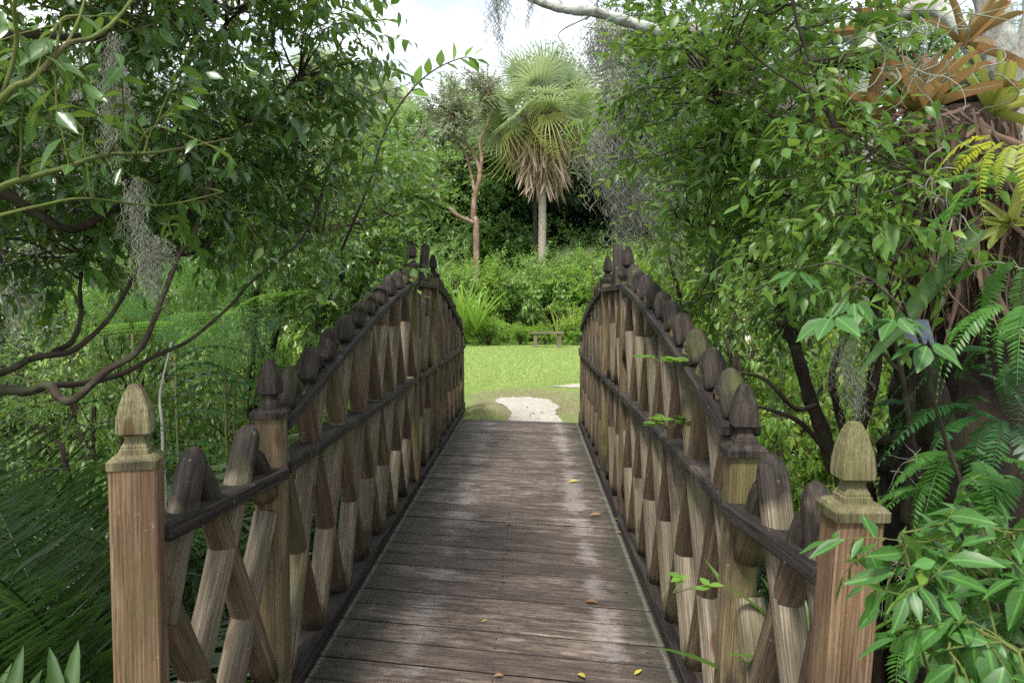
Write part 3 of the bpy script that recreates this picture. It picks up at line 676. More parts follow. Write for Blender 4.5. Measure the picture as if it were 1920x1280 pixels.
# ------------------------------------------------------------------ big camphor-like tree leaning in from the left
def left_tree():
    tb = np.array([-3.3, 2.2, -.9])
    A = path((-420, 700, 2.6), (-120, 735, 2.6), (0, 731, 2.55), (55, 733, 2.5), (92, 722, 2.45), (112, 745, 2.4), (140, 748, 2.35), (200, 695, 2.4), (262, 655, 2.45), (300, 570, 2.5), (335, 480, 2.6), (362, 445, 2.7), (400, 330, 2.8))
    Bm = path((-420, 690, 2.8), (-80, 715, 2.8), (0, 700, 2.75), (60, 672, 2.75), (100, 665, 2.75), (140, 655, 2.75), (200, 602, 2.8), (240, 540, 2.9), (262, 500, 3.0), (330, 430, 3.1), (450, 300, 3.2))
    C = path((95, 722, 2.45), (160, 718, 2.55), (230, 700, 2.65), (295, 665, 2.8), (355, 638, 2.95), (430, 575, 3.1), (470, 530, 3.2), (560, 455, 3.3), (600, 380, 3.4))
    D = path((100, 660, 2.75), (135, 640, 2.85), (152, 590, 2.95), (150, 540, 3.0), (158, 480, 3.1), (175, 420, 3.2))
    E = path((262, 505, 3.0), (300, 480, 3.1), (360, 475, 3.2), (400, 450, 3.3), (470, 400, 3.4))
    U = path((-300, 300, 2.4), (-40, 345, 2.4), (60, 395, 2.5), (130, 430, 2.6), (200, 400, 2.8), (280, 350, 3.0), (420, 260, 3.2), (560, 150, 3.3))
    V = path((-200, 150, 2.2), (0, 70, 2.2), (120, 70, 2.4), (300, 60, 2.8), (450, 20, 3.1))
    W = path((-300, 500, 2.4), (-100, 250, 2.3), (-40, 40, 2.2), (60, -200, 2.2), (300, -350, 2.3))
    tr = [tb, np.array([-3.15, 2.3, .2]), A[0] + (-.1, 0, .05)]
    tr2 = [np.array([-3.15, 2.3, .2]), np.array([-2.9, 2.4, 1.3]), U[0]]
    tr3 = [U[0], V[0]]; tr4 = [U[0], W[0] + (.1, 0, .2), W[1]]
    limbs = [(tr, .13, .06), ([tr[1], Bm[0]], .06, .04), (tr2, .10, .05), (tr3, .05, .03), (tr4, .05, .03), (A, .020, .006), (Bm, .016, .005), (C, .011, .004),
             (D, .012, .005), (path((560, 455, 3.3), (620, 430, 4.2), (700, 410, 5.4), (770, 400, 6.4)), .006, .003), (E, .012, .005), (U, .022, .005), (V, .016, .005), (W[1:], .03, .012)]
    B_ = [blob(330, 130, 3.2, 320, 170, .7), blob(560, 90, 3.4, 110, 120, .4), blob(150, 300, 3.0, 230, 150, .6), blob(430, 330, 3.4, 240, 130, .6), blob(600, 230, 3.5, 80, 90, .35),
          blob(-40, 120, 2.6, 160, 200, .6), blob(620, 330, 3.8, 90, 70, .4), blob(60, 480, 3.2, 150, 50, .5), blob(420, 440, 3.7, 160, 45, .4), blob(680, 400, 6.0, 90, 50, .5), blob(570, 480, 4.8, 90, 45, .4), blob(250, -160, 2.6, 450, 170, .9), blob(-250, 200, 2.4, 150, 400, .8)]
    leafy('broadleaf_tree', 'large dark leafy tree reaching in from the left with sinuous brown branches over the palmettos', 'tree', tb, limbs, B_, 275, 8, ('bark_dark', 'leaf'),
          leaf=.078, ln=.30, nl=9, hi=.05, subr=.007)
left_tree()
def near_sprays():
    # long yellow-green shoots crossing the upper left, with larger leaves
    tb = np.array([-2.2, 1.3, -.2])
    a = path((-330, 700, 1.9), (-120, 420, 1.85), (0, 352, 1.8), (60, 332, 1.85), (130, 312, 1.9), (200, 290, 2.0), (300, 285, 2.2), (440, 258, 2.4))
    b_ = path((-120, 420, 1.85), (0, 195, 1.5), (60, 150, 1.5), (125, 85, 1.55), (170, 72, 1.6), (215, 40, 1.65), (255, -15, 1.7), (300, -120, 1.8))
    c = path((-200, 460, 2.0), (0, 404, 2.0), (80, 385, 2.05), (160, 372, 2.1), (300, 385, 2.3), (420, 360, 2.4))
    d = path((0, 195, 1.5), (30, 90, 1.5), (28, 0, 1.45), (60, -120, 1.4))
    e = path((125, 85, 1.55), (150, 30, 1.6), (165, -30, 1.65))
    limbs = [([tb, np.array([-2.1, 1.5, .6]), a[0]], .05, .025), (a, .011, .003), (b_, .008, .003), (c, .006, .002), (d, .005, .003), (e, .004, .002)]
    B_ = [blob(60, 60, 1.6, 90, 90, .25), blob(90, 215, 1.8, 90, 45, .2), blob(300, 250, 2.2, 170, 60, .25), blob(420, 390, 2.5, 110, 50, .2)]
    leafy('broadleaf_sapling', 'near sapling at the upper left with long yellow-green shoots and large soft leaves', 'sapling', tb, limbs, B_, 10, 3, ('stem_yellow', 'leaf'),
          leaf=.09, ln=.26, nl=6, hi=.04, subr=.005, thick=.003, stemmat='stem_yellow')
near_sprays()
def laurel():
    tb = np.array([-2.7, 6.4, -1.25]); c = tb + (.2, 0, 1.2)
    L_ = [([tb, c, at(560, 430, 6.2)], .05, .02), ([c, at(690, 520, 6.2), at(725, 430, 6.6), at(750, 330, 7.0)], .03, .008), ([c, at(620, 560, 5.8), at(660, 470, 5.8), at(690, 360, 6.0)], .03, .008), ([c, at(480, 560, 5.6), at(470, 430, 5.6)], .025, .008),
          ([at(560, 430, 6.2), at(620, 340, 6.3), at(640, 250, 6.4)], .018, .005)]
    bl = [blob(640, 440, 6.0, 120, 90, .7), blob(715, 400, 6.9, 75, 90, .5), blob(750, 350, 8.2, 70, 60, .5), blob(540, 500, 5.8, 110, 70, .6), blob(690, 330, 6.4, 100, 70, .6), blob(620, 560, 6.0, 90, 50, .5), blob(450, 440, 5.6, 80, 80, .5), blob(680, 540, 7.0, 55, 60, .4)]
    leafy('laurel_tree', 'small laurel-like tree with layered glossy leaves right behind the middle of the left railing', 'tree', tb, L_, bl, 120, 7, ('bark_dark', 'leaf_mid'), leaf=.105, ln=.36, nl=8, hi=.08, subr=.006, droop=.02, thick=.003)
laurel()
# arching leafy shoot against the sky
def shoot():
    P = path((640, 470, 4.0), (690, 350, 4.0), (712, 275, 4.0), (735, 220, 4.0), (775, 165, 4.0), (820, 128, 4.0), (870, 108, 4.0), (893, 112, 4.0))
    r = root('leafy_shoot', P[0], 'single arching leafy shoot standing out against the pale sky left of the palm', 'shoot'); m_ = MB(); tube(m_, smoothpath(P, 30), np.linspace(.008, .002, 30), 6); put('stem', m_, 'bark_dark', r)
    Q = smoothpath(P[2:], 22); T = unit(np.gradient(Q, axis=0)); s_ = np.where(np.arange(22) % 2, 1, -1)[:, None]; lm = MB()
    side = unit(np.cross(T, (0, 1, .2))); D = T * .8 + side * s_ * .9 + R.normal(size=Q.shape) * .2; D[-1] = T[-1]
    place(lm, LEAFW, Q, D, np.array([0, -.6, 1.]) + R.normal(size=Q.shape) * .3, R.uniform(.075, .105, 22), np.clip(R.normal(.5, .2, 22), 0, 1)); put('leaves', lm, 'leaf_bright', r)
shoot()
# ------------------------------------------------------------------ sapling tree on the right
def right_tree():
    tb = np.array([1.55, 3.2, -1.15])
    A = [tb, at(1590, 960, 3.3), *path((1560, 870, 3.4), (1545, 815, 3.4), (1515, 735, 3.45), (1492, 650, 3.5), (1468, 560, 3.5), (1450, 480, 3.5), (1425, 400, 3.5), (1396, 330, 3.4), (1370, 250, 3.3), (1330, 150, 3.2))]
    B_ = path((1490, 640, 3.5), (1470, 615, 3.45), (1466, 600, 3.4))
    C = path((1462, 485, 3.5), (1400, 455, 3.6), (1370, 432, 3.7), (1320, 420, 3.8), (1260, 405, 3.9))
    D = path((1452, 492, 3.5), (1420, 491, 3.5), (1370, 484, 3.5), (1345, 485, 3.5))
    E = path((1600, 960, 2.9), (1640, 700, 2.7), (1640, 520, 2.6), (1620, 380, 2.55), (1590, 300, 2.5), (1572, 255, 2.5), (1555, 210, 2.5), (1530, 140, 2.5), (1500, 60, 2.5), (1470, -60, 2.5))
    Fm = path((1552, 212, 2.5), (1500, 165, 2.5), (1435, 122, 2.5), (1380, 70, 2.5))
    G = path((1620, 380, 2.55), (1530, 300, 2.6), (1470, 235, 2.6), (1400, 185, 2.6), (1350, 170, 2.6))
    H = path((1530, 760, 3.3), (1490, 765, 3.2), (1440, 715, 3.2), (1400, 700, 3.2), (1362, 700, 3.2))
    I = path((1590, 900, 3.0), (1510, 800, 3.0), (1450, 770, 3.0), (1390, 755, 3.0))
    J = path((1452, 480, 3.5), (1500, 440, 3.5), (1540, 415, 3.5))
    K = [tb, at(1640, 1000, 3.0), *path((1600, 870, 3.0), (1575, 780, 3.0), (1560, 700, 3.0), (1600, 600, 3.0))]
    limbs = [(A, .042, .009), (B_, .027, .025), (C, .014, .006), (D, .012, .006), ([tb] + list(E), .026, .004), (Fm, .007, .003), (G, .007, .003), (H, .012, .006), (I, .013, .005), (J, .010, .004), (K, .028, .010)]
    bl = [blob(1330, 120, 3.2, 150, 120, .4), blob(1400, 260, 3.4, 190, 110, .5), blob(1300, 350, 3.9, 130, 90, .4), blob(1480, 400, 3.3, 170, 80, .35), blob(1500, 100, 2.7, 120, 110, .3),
          blob(1640, 330, 2.4, 130, 70, .2), blob(1420, 560, 3.9, 130, 60, .35), blob(1600, 450, 2.5, 130, 70, .2), blob(1420, -60, 2.9, 260, 90, .5)]
    leafy('broadleaf_tree', 'slender crooked leafy tree behind the right railing with a sawn-off side limb', 'tree', tb, limbs, bl, 165, 6, ('bark_dark', 'leaf_mid'),
          leaf=.078, ln=.28, nl=8, droop=.06, hi=.08, subr=.006)
right_tree()
def near_right_spray():
    tb = np.array([1.75, 1.9, -.6]); sp_ = [(1495, 505, 1.9), (1600, 560, 1.75), (1560, 590, 1.7), (1680, 590, 1.75), (1740, 640, 1.8)]
    r = root('broadleaf_sapling', tb, 'near sapling with broad pale-edged leaves hanging before the black trunk on the right', 'sapling')
    tm = MB(); lm = MB(); main = path((1800, 900, 1.9), (1740, 680, 1.85), (1700, 590, 1.8), (1640, 530, 1.8)); main = np.vstack([tb, main]); limb(tm, main, .007, .003)
    for px, py, Y in sp_:
        e = at(px, py, Y); j = main[np.argmin(np.linalg.norm(main - e, axis=1))]; limb(tm, [j, (j + e) / 2 + (0, 0, .03), e], .004, .002, 8, 5)
        n = 8; az = np.arange(n) * 2.4 + R.random(); D = np.column_stack([np.cos(az), np.sin(az) * .8, -.35 - R.random(n) * .5])
        P = e + unit(D) * .015
        place(lm, LEAFW, P, D, np.array([0, -.35, 1.]) + R.normal(size=(n, 3)) * .25, R.uniform(.06, .085, n), np.clip(R.normal(.5, .2, n), 0, 1))
    put('trunk', tm, 'bark_dark', r); put('crown', lm, 'leaf_near', r)
near_right_spray()
def corner_bush():
    tb = np.array([1.0, 1.25, -.35]); limbs = []
    for px, py, Y in ((1690, 1000, 1.3), (1760, 1010, 1.35), (1830, 975, 1.3), (1900, 1000, 1.3), (1700, 1110, 1.15), (1850, 1120, 1.15), (1780, 1220, 1.1), (1910, 1220, 1.05)):
        e = at(px, py, Y); limbs.append(([tb, (tb + e) / 2 + R.normal(size=3) * .03 + (.04, 0, -.02), e], .0045, .002))
    bl = [blob(1715, 1010, 1.3, 60, 50, .08), blob(1810, 1020, 1.3, 80, 50, .12), blob(1890, 1000, 1.25, 60, 60, .12), blob(1730, 1110, 1.2, 75, 60, .1), blob(1850, 1130, 1.15, 90, 80, .12), blob(1820, 1230, 1.1, 100, 60, .1), blob(1950, 1150, 1.2, 60, 120, .15)]
    leafy('glossy_bush', 'glossy green bush with yellow-green stems in the bottom right corner beside the near post', 'bush', tb, limbs, bl, 34, 3, ('stem_yellow', 'leaf_near'), trunk='stems', crown='leaves',
          leaf=.078, ln=.10, nl=6, hi=.04, subr=.003, thick=.0016, stemmat='stem_yellow', droop=.15, out=.9)
corner_bush()

# ------------------------------------------------------------------ shrubs and trees with shared meshes (local coordinates, base at 0)
def bushproto(kind, h, w_, nsub, ntw, mats, leaf, ln, nl, proto, stem=.03, low=.15, hi=.08, thick=.004, **kw):
    tm = MB(); lm = MB(); sm = MB() if leaf < .12 else None; sk = []
    for k_ in range(5 if kind == 'bush' else 1):
        a = R.random() * 6.3; e = np.array([math.cos(a) * w_ * .4, math.sin(a) * w_ * .4, h * R.uniform(.5, .8)]) if kind == 'bush' else np.array([R.normal() * .1, R.normal() * .1, h * .8])
        P = limb(tm, [np.zeros(3), e * .4 + R.normal(size=3) * .05 * h, e], stem * h, stem * h * .3, 14, 6)
        sk.append(P[3:])
    if kind == 'tree':
        for k_ in range(6):
            s0 = sk[0][R.integers(3, 10)]; a = R.random() * 6.3; e = s0 + np.array([math.cos(a) * w_ * .6, math.sin(a) * w_ * .6, h * R.uniform(.05, .3)])
            sk.append(limb(tm, [s0, (s0 + e) / 2 + (0, 0, .1 * h), e], stem * h * .5, stem * h * .15, 10, 5))
    nb = 7; bl = []
    for k_ in range(nb):
        a = k_ / nb * 6.28 + R.random(); rr = w_ * R.uniform(.25, .75); z = h * (low + (1 - low) * R.uniform(.12, .85))
        s_ = w_ * R.uniform(.35, .55); bl.append(((math.cos(a) * rr, math.sin(a) * rr, z), (s_, s_, min(s_, h * .3))))
    bl.append(((0, 0, h * .85), (w_ * .45, w_ * .45, h * .18)))
    fill(lm, sm, tm, sk, bl, nsub, ntw, leaf, ln, nl, proto, subr=.006 * h / 2, hi=hi, thick=thick, **kw)
    return tm, lm, sm
PROTO = {}
def shrub_src(key, name, part, kind, h, w_, nsub, ntw, mats, leaf, ln, nl, proto=SMALL, **kw):
    tm, lm, sm = bushproto(kind, h, w_, nsub, ntw, mats, leaf, ln, nl, proto, **kw)
    if sm is not None: merge(lm, sm, 1)
    PROTO[key] = (name, part, tm.mesh(part[0], mats[0]), lm.mesh(part[1], (mats[1], 'stem')), None)
def plant(key, loc, label, cat, group=None, sc=1., rot=None):
    name, part, a, b_, c = PROTO[key]; loc = np.asarray(loc, float)
    r = root(name, loc, label, cat, group); r.rotation_euler = (0, 0, R.random() * 6.28 if rot is None else rot)
    r.scale = (sc,) * 3 if np.isscalar(sc) else sc
    for nm, me in ((part[0], a), (part[1], b_), ('twigs', c)):
        if me is not None: o = lk(bpy.data.objects.new(nm, me)); o.parent = r
    return r
BP = ('stems', 'foliage'); TP_ = ('trunk', 'crown')
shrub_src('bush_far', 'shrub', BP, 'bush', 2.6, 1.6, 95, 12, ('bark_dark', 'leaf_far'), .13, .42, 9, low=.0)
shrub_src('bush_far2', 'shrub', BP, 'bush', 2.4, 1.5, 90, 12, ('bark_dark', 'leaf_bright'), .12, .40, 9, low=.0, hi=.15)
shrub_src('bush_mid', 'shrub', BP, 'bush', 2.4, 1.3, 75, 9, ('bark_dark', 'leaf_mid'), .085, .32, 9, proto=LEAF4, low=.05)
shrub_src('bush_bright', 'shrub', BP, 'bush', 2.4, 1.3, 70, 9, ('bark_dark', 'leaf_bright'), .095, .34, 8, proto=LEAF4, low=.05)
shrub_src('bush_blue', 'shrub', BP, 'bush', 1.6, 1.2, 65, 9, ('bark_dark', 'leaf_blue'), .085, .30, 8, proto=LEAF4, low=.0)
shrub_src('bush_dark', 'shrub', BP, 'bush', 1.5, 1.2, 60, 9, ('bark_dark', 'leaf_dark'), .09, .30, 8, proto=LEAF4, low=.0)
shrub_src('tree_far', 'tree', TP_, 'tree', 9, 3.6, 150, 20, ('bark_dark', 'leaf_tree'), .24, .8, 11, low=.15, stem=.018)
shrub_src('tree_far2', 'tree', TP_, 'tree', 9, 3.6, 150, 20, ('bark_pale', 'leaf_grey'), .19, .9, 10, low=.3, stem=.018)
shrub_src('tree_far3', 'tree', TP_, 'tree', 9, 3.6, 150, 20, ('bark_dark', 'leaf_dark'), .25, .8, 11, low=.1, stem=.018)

def atg(px, Y, dz=0.):
    p = at(px, 600, Y); return np.array([p[0], Y, float(gh(p[0], Y)) + dz])
# the thicket beyond the lawn
GT = 'shrubs of the thicket beyond the lawn'
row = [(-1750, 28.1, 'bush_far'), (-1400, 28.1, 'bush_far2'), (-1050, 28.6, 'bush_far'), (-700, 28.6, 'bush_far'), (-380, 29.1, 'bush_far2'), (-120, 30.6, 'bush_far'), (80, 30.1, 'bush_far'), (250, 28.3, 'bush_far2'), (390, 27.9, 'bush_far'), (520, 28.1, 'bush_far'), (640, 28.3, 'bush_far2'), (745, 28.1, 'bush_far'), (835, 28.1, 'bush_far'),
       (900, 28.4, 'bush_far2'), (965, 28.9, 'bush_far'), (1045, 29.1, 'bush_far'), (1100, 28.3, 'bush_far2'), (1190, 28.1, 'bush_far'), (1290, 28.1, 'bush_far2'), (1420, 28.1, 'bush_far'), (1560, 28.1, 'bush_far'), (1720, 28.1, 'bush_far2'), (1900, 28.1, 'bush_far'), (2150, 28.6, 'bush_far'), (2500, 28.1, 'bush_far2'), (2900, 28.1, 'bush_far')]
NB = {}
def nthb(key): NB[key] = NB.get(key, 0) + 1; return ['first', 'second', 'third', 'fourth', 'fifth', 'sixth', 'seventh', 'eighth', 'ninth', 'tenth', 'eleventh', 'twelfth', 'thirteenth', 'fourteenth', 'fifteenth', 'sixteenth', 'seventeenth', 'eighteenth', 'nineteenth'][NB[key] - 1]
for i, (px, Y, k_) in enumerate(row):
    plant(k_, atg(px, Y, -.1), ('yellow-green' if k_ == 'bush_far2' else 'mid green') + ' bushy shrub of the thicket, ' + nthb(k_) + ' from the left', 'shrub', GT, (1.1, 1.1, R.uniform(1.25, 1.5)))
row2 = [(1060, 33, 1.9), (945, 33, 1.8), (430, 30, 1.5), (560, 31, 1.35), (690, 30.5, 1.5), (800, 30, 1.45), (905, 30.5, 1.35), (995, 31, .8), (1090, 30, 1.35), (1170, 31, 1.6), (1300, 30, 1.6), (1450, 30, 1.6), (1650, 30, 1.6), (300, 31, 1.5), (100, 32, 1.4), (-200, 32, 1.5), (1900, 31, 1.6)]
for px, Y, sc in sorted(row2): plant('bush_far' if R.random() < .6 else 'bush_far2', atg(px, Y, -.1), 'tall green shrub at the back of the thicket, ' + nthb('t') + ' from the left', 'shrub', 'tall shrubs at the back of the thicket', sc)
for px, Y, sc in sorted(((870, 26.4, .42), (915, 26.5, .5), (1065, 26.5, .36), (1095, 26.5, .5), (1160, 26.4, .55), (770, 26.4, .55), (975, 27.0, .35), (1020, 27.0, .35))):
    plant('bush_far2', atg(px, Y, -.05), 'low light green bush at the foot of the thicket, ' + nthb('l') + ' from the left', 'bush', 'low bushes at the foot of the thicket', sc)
# trees behind
tl = [(-1500, 38, 'tree_far3', 1.6), (-1050, 37, 'tree_far', 1.6), (-700, 39, 'tree_far3', 1.7), (-420, 36, 'tree_far', 1.6), (-180, 37, 'tree_far2', 1.6), (20, 35, 'tree_far', 1.6), (180, 36, 'tree_far3', 1.6), (330, 35, 'tree_far2', 1.5), (450, 36, 'tree_far', 1.4),
      (560, 37, 'tree_far2', 1.3), (660, 36, 'tree_far', 1.2), (735, 38, 'tree_far2', 1.3), (790, 34, 'tree_far', 1.12), (845, 36, 'tree_far2', 1.3), (900, 34.5, 'tree_far', 1.22), (945, 37, 'tree_far3', 1.25), (1010, 38, 'tree_far', 1.2), (1075, 36, 'tree_far3', 1.35),
      (1120, 39, 'tree_far2', 1.7), (1190, 36, 'tree_far2', 1.6), (1270, 35, 'tree_far3', 1.6), (1360, 35, 'tree_far2', 1.6), (1450, 36, 'tree_far', 1.6), (1560, 36, 'tree_far3', 1.7), (1720, 36, 'tree_far', 1.7), (1950, 37, 'tree_far2', 1.7), (2200, 37, 'tree_far', 1.7), (2550, 38, 'tree_far3', 1.7), (3000, 38, 'tree_far', 1.7)]
D_ = {'tree_far': 'mid green broadleaf tree in the woods behind the thicket', 'tree_far2': 'greyish pale-leaved tree in the woods behind the thicket', 'tree_far3': 'dark green broadleaf tree in the woods behind the thicket'}
ORDN = ['first', 'second', 'third', 'fourth', 'fifth', 'sixth', 'seventh', 'eighth', 'ninth', 'tenth', 'eleventh', 'twelfth', 'thirteenth', 'fourteenth', 'fifteenth', 'sixteenth', 'seventeenth', 'eighteenth', 'nineteenth', 'twentieth']
NK = {}
def nth(key): NK[key] = NK.get(key, 0) + 1; return ORDN[NK[key] - 1]
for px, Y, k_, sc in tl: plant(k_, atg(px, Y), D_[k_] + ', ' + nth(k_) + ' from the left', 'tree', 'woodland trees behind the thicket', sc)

# ------------------------------------------------------------------ palms
def fanproto(n=26, droop=.5, wd=.034):
    v = []; q = []; a = []
    for i in range(n):
        th = -2.15 + 4.3 * i / (n - 1); ln = 1 - .28 * abs(th / 2.15) ** 2 + R.normal() * .03
        d = np.array([math.cos(th), math.sin(th), 0]); s_ = np.array([-math.sin(th), math.cos(th), 0]); b0 = len(v)
        for t in (0, .3, .6, .85, 1.):
            z = .16 * abs(math.sin(th)) * t - droop * t ** 2.6 * (.7 + R.random() * .5); h = wd * (.35 + 1.2 * t if t < .35 else 1.1 - t * 1.02); h = max(h, .004)
            p = d * ln * t + np.array([0, 0, z]); v += [p - s_ * h, p + s_ * h]; a += [R.random() * .1, .1]
        for k_ in range(4): q.append((b0 + 2 * k_, b0 + 2 * k_ + 2, b0 + 2 * k_ + 3, b0 + 2 * k_ + 1))
    return np.array(v), np.array(q), None, np.array(a)
FANS = [fanproto(30, .22), fanproto(28, .5), fanproto(24, .85)]
DEAD = [fanproto(16, .9, .05)]
def palm(name, loc, label, H, Rc, tr_r, yellow=1., skirt=1., nf=46, trunk_mat='bark_palm'):
    loc = np.asarray(loc, float); r = root(name, loc, label, 'palm'); top = loc + (0, 0, H)
    m_ = MB(); tube(m_, smoothpath([loc - (0, 0, .3), loc + (.05, 0, H * .5), top], 60), tr_r * (1 + .05 * (np.arange(60) % 2)), 12, wob=.02); put('trunk', m_, trunk_mat, r)
    def fans(n, el0, el1, sc, protos, mb, stem, hang=0.):
        az = np.arange(n) * 2.39996 + R.random(n) * .5; el = np.linspace(el1, el0, n) + R.normal(size=n) * .08
        D = np.column_stack([np.cos(az) * np.cos(el), np.sin(az) * np.cos(el), np.sin(el)]); pl = sc * R.uniform(.6, .85, n)
        base = top + np.column_stack([np.cos(az), np.sin(az), 0 * az]) * tr_r * .6 + (0, 0, 1.) * (np.linspace(.25, -.35, n)[:, None] * 1.) * np.array([0, 0, 1])
        E = base + D * pl[:, None] - np.array([0, 0, 1]) * (.12 * pl * np.cos(el))[:, None]
        for i in range(n):
            if stem is not None: tube(stem, smoothpath([base[i], (base[i] + E[i]) / 2 + (0, 0, .06), E[i]], 5), [.03, .025, .02, .018, .015], 4, cap=False)
        N = np.column_stack([-np.cos(az) * np.sin(el), -np.sin(az) * np.sin(el), np.cos(el)]) + R.normal(size=(n, 3)) * .55
        DD = D + np.array([0, 0, -.28 - hang]) + R.normal(size=(n, 3)) * .2
        k_ = R.integers(0, len(protos), n)
        for kk in range(len(protos)):
            i = k_ == kk
            if i.any(): place(mb, protos[kk], E[i], DD[i], N[i], sc * R.uniform(.50, .88, i.sum()), np.clip(R.normal(.45, .2, i.sum()), 0, .9))
    st_ = MB(); g_ = MB(); fans(nf, .02, 1.4, Rc, FANS[:2], g_, st_); put('fronds', g_, 'palm', r); put('frond_stalks', st_, 'palm_yellow', r)
    if yellow: y_ = MB(); fans(int(9 * yellow), -.62, -.1, Rc * .85, FANS[1:], y_, None); put('yellow_fronds', y_, 'palm_yellow', r, label='yellowing lower fronds')
    if skirt:
        d_ = MB(); n = int(54 * skirt); az = R.random(n) * 6.28; z = -R.random(n) ** 1.3 * 1.7 * skirt - .6; rr = R.uniform(.2, 1.25, n) * Rc * .5 * np.clip(1 + (z + .7) * .28, .3, 1)
        P = top + np.column_stack([np.cos(az) * rr, np.sin(az) * rr, z]); D = np.column_stack([np.cos(az) * .28, np.sin(az) * .28, -np.ones(n)])
        DEADP = leafproto(.085, .1, .4, ((0, .3), (.2, 1.), (.5, .8), (.8, .5), (1, .05)))
        for o_ in range(12):
            place(d_, DEADP, P + R.normal(size=P.shape) * .06, D + R.normal(size=D.shape) * .22, R.normal(size=P.shape), Rc * R.uniform(.22, .66, n), np.clip(R.normal(.5, .25, n), 0, 1))
        # brown fibrous boot mass under the crown
        n = 260; az = R.random(n) * 6.28; P = top + np.column_stack([np.cos(az) * .25, np.sin(az) * .25, R.uniform(-.9, .1, n)]); D = np.column_stack([np.cos(az), np.sin(az), R.uniform(-.6, .4, n)])
        b2 = MB(); place(b2, DEADP, P, D, R.normal(size=P.shape), R.uniform(.4, .85, n), R.random(n) * .7); put('dead_fronds', d_, 'dead', r); put('brown_boots', b2, 'dead_brown', r)
    return r
palm('cabbage_palm', atg(1014, 29.5), 'big cabbage palm over the bench with a skirt of dead fronds', 8.75, 2.05, .15, 1.3, 1., 44)
palm('cabbage_palm', atg(706, 39), 'cabbage palm whose top shows above the trees, just left of the arching shoot', 11.2, 1.9, .2, .6, .5, 40)
palm('cabbage_palm', atg(612, 36), 'cabbage palm half hidden by the left tree, nearest the left of the sky gap', 11.2, 1.9, .2, .5, .5, 40)
palm('cabbage_palm', atg(655, 34), 'lower cabbage palm with pale drooping fans under the two palm tops on the left', 8.2, 1.7, .18, .6, .5, 36)
palm('cabbage_palm', atg(1190, 34), 'cabbage palm hidden among grey trees right of the big palm', 7.6, 1.7, .18, .6, .6, 36)
for px, Y, H, lab in ((800, 29, 1.4, 'young fan palm in the shade under the twisted tree'), (740, 29.5, 1.2, 'young fan palm at the left end of the shady gap'), (1085, 29.6, 2.2, 'young fan palm right of the big palm trunk')):
    palm('fan_palm', atg(px, Y), lab, H, 1.2, .12, 0, 0, 22)
# twisted reddish tree with a pale twiggy crown
def twisted():
    loc = atg(893, 28.6); Y = 28.6
    A = [loc, at(893, 430, Y), *path((888, 410, Y), (890, 370, Y), (900, 330, Y), (893, 300, Y + .2), (880, 275, Y + .3), (862, 260, Y + .3), (850, 225, Y))]
    B_ = path((893, 420, Y), (860, 405, Y - .3), (838, 385, Y - .4), (825, 375, Y - .4), (812, 340, Y - .4), (800, 300, Y - .3))
    C = path((897, 340, Y), (903, 300, Y), (900, 265, Y), (915, 230, Y), (930, 190, Y)); D = path((890, 360, Y), (880, 310, Y + .3), (868, 280, Y + .4), (850, 262, Y + .5), (830, 230, Y + .5))
    E = path((838, 385, Y - .4), (815, 378, Y - .4), (790, 365, Y - .4), (770, 340, Y - .4))
    leafy('twisted_tree', 'twisted tree with bare reddish stems and a pale grey-green crown left of the big palm', 'tree', loc, [(A, .13, .05), (B_, .09, .03), (C, .08, .03), (D, .07, .03), (E, .05, .02)],
          [blob(850, 200, Y, 62, 50, 1.2), blob(905, 170, Y + .4, 40, 40, 1.), blob(830, 250, Y - .2, 45, 25, .9), blob(790, 330, Y - .5, 40, 25, .7)], 110, 12, ('bark_red', 'leaf_grey'), leaf=.13, ln=.4, nl=9, proto=SMALL, subr=.02, thick=.012)
twisted()
# ------------------------------------------------------------------ shrubs along both sides of the bridge
ORD = ['first', 'second', 'third', 'fourth', 'fifth', 'sixth', 'seventh', 'eighth', 'ninth', 'tenth', 'eleventh', 'twelfth', 'thirteenth', 'fourteenth', 'fifteenth', 'sixteenth', 'seventeenth', 'eighteenth', 'nineteenth', 'twentieth']
COL = {'bush_mid': 'mid green', 'bush_bright': 'bright green', 'bush_blue': 'bluish green', 'bush_dark': 'dark green'}
def xyg(x, y, dz=0): return np.array([x, y, float(gh(x, y)) + dz])
cnt = {}
def side_bush(x, y, key, sx, sz, where, lim=True):
    cnt[where] = cnt.get(where, 0) + 1
    plant(key, xyg(x, y, -.05), '%s shrub %s, %s from the near end' % (COL[key], where, ORD[cnt[where] - 1]), 'shrub', 'shrubs ' + where, (sx, sx, sz))
WL, WR = 'behind the left railing', 'behind the right railing'
for x, y, k_, sx, sz in sorted([(-2.9, 5.0, 'bush_mid', .75, 1.15), (-2.5, 6.3, 'bush_mid', .75, 1.30), (-2.55, 7.8, 'bush_bright', .8, 1.45), (-3.9, 6.8, 'bush_mid', .95, 1.35),
                         (-2.6, 9.3, 'bush_mid', .85, 1.4), (-4.3, 9.0, 'bush_mid', 1., 1.45), (-2.3, 11.2, 'bush_bright', .75, 1.1), (-3.4, 12.3, 'bush_mid', 1., 1.4), (-5.4, 11.5, 'bush_mid', 1.05, 1.5)], key=lambda s_: s_[1]):
    side_bush(x, y, k_, sx, sz, WL)
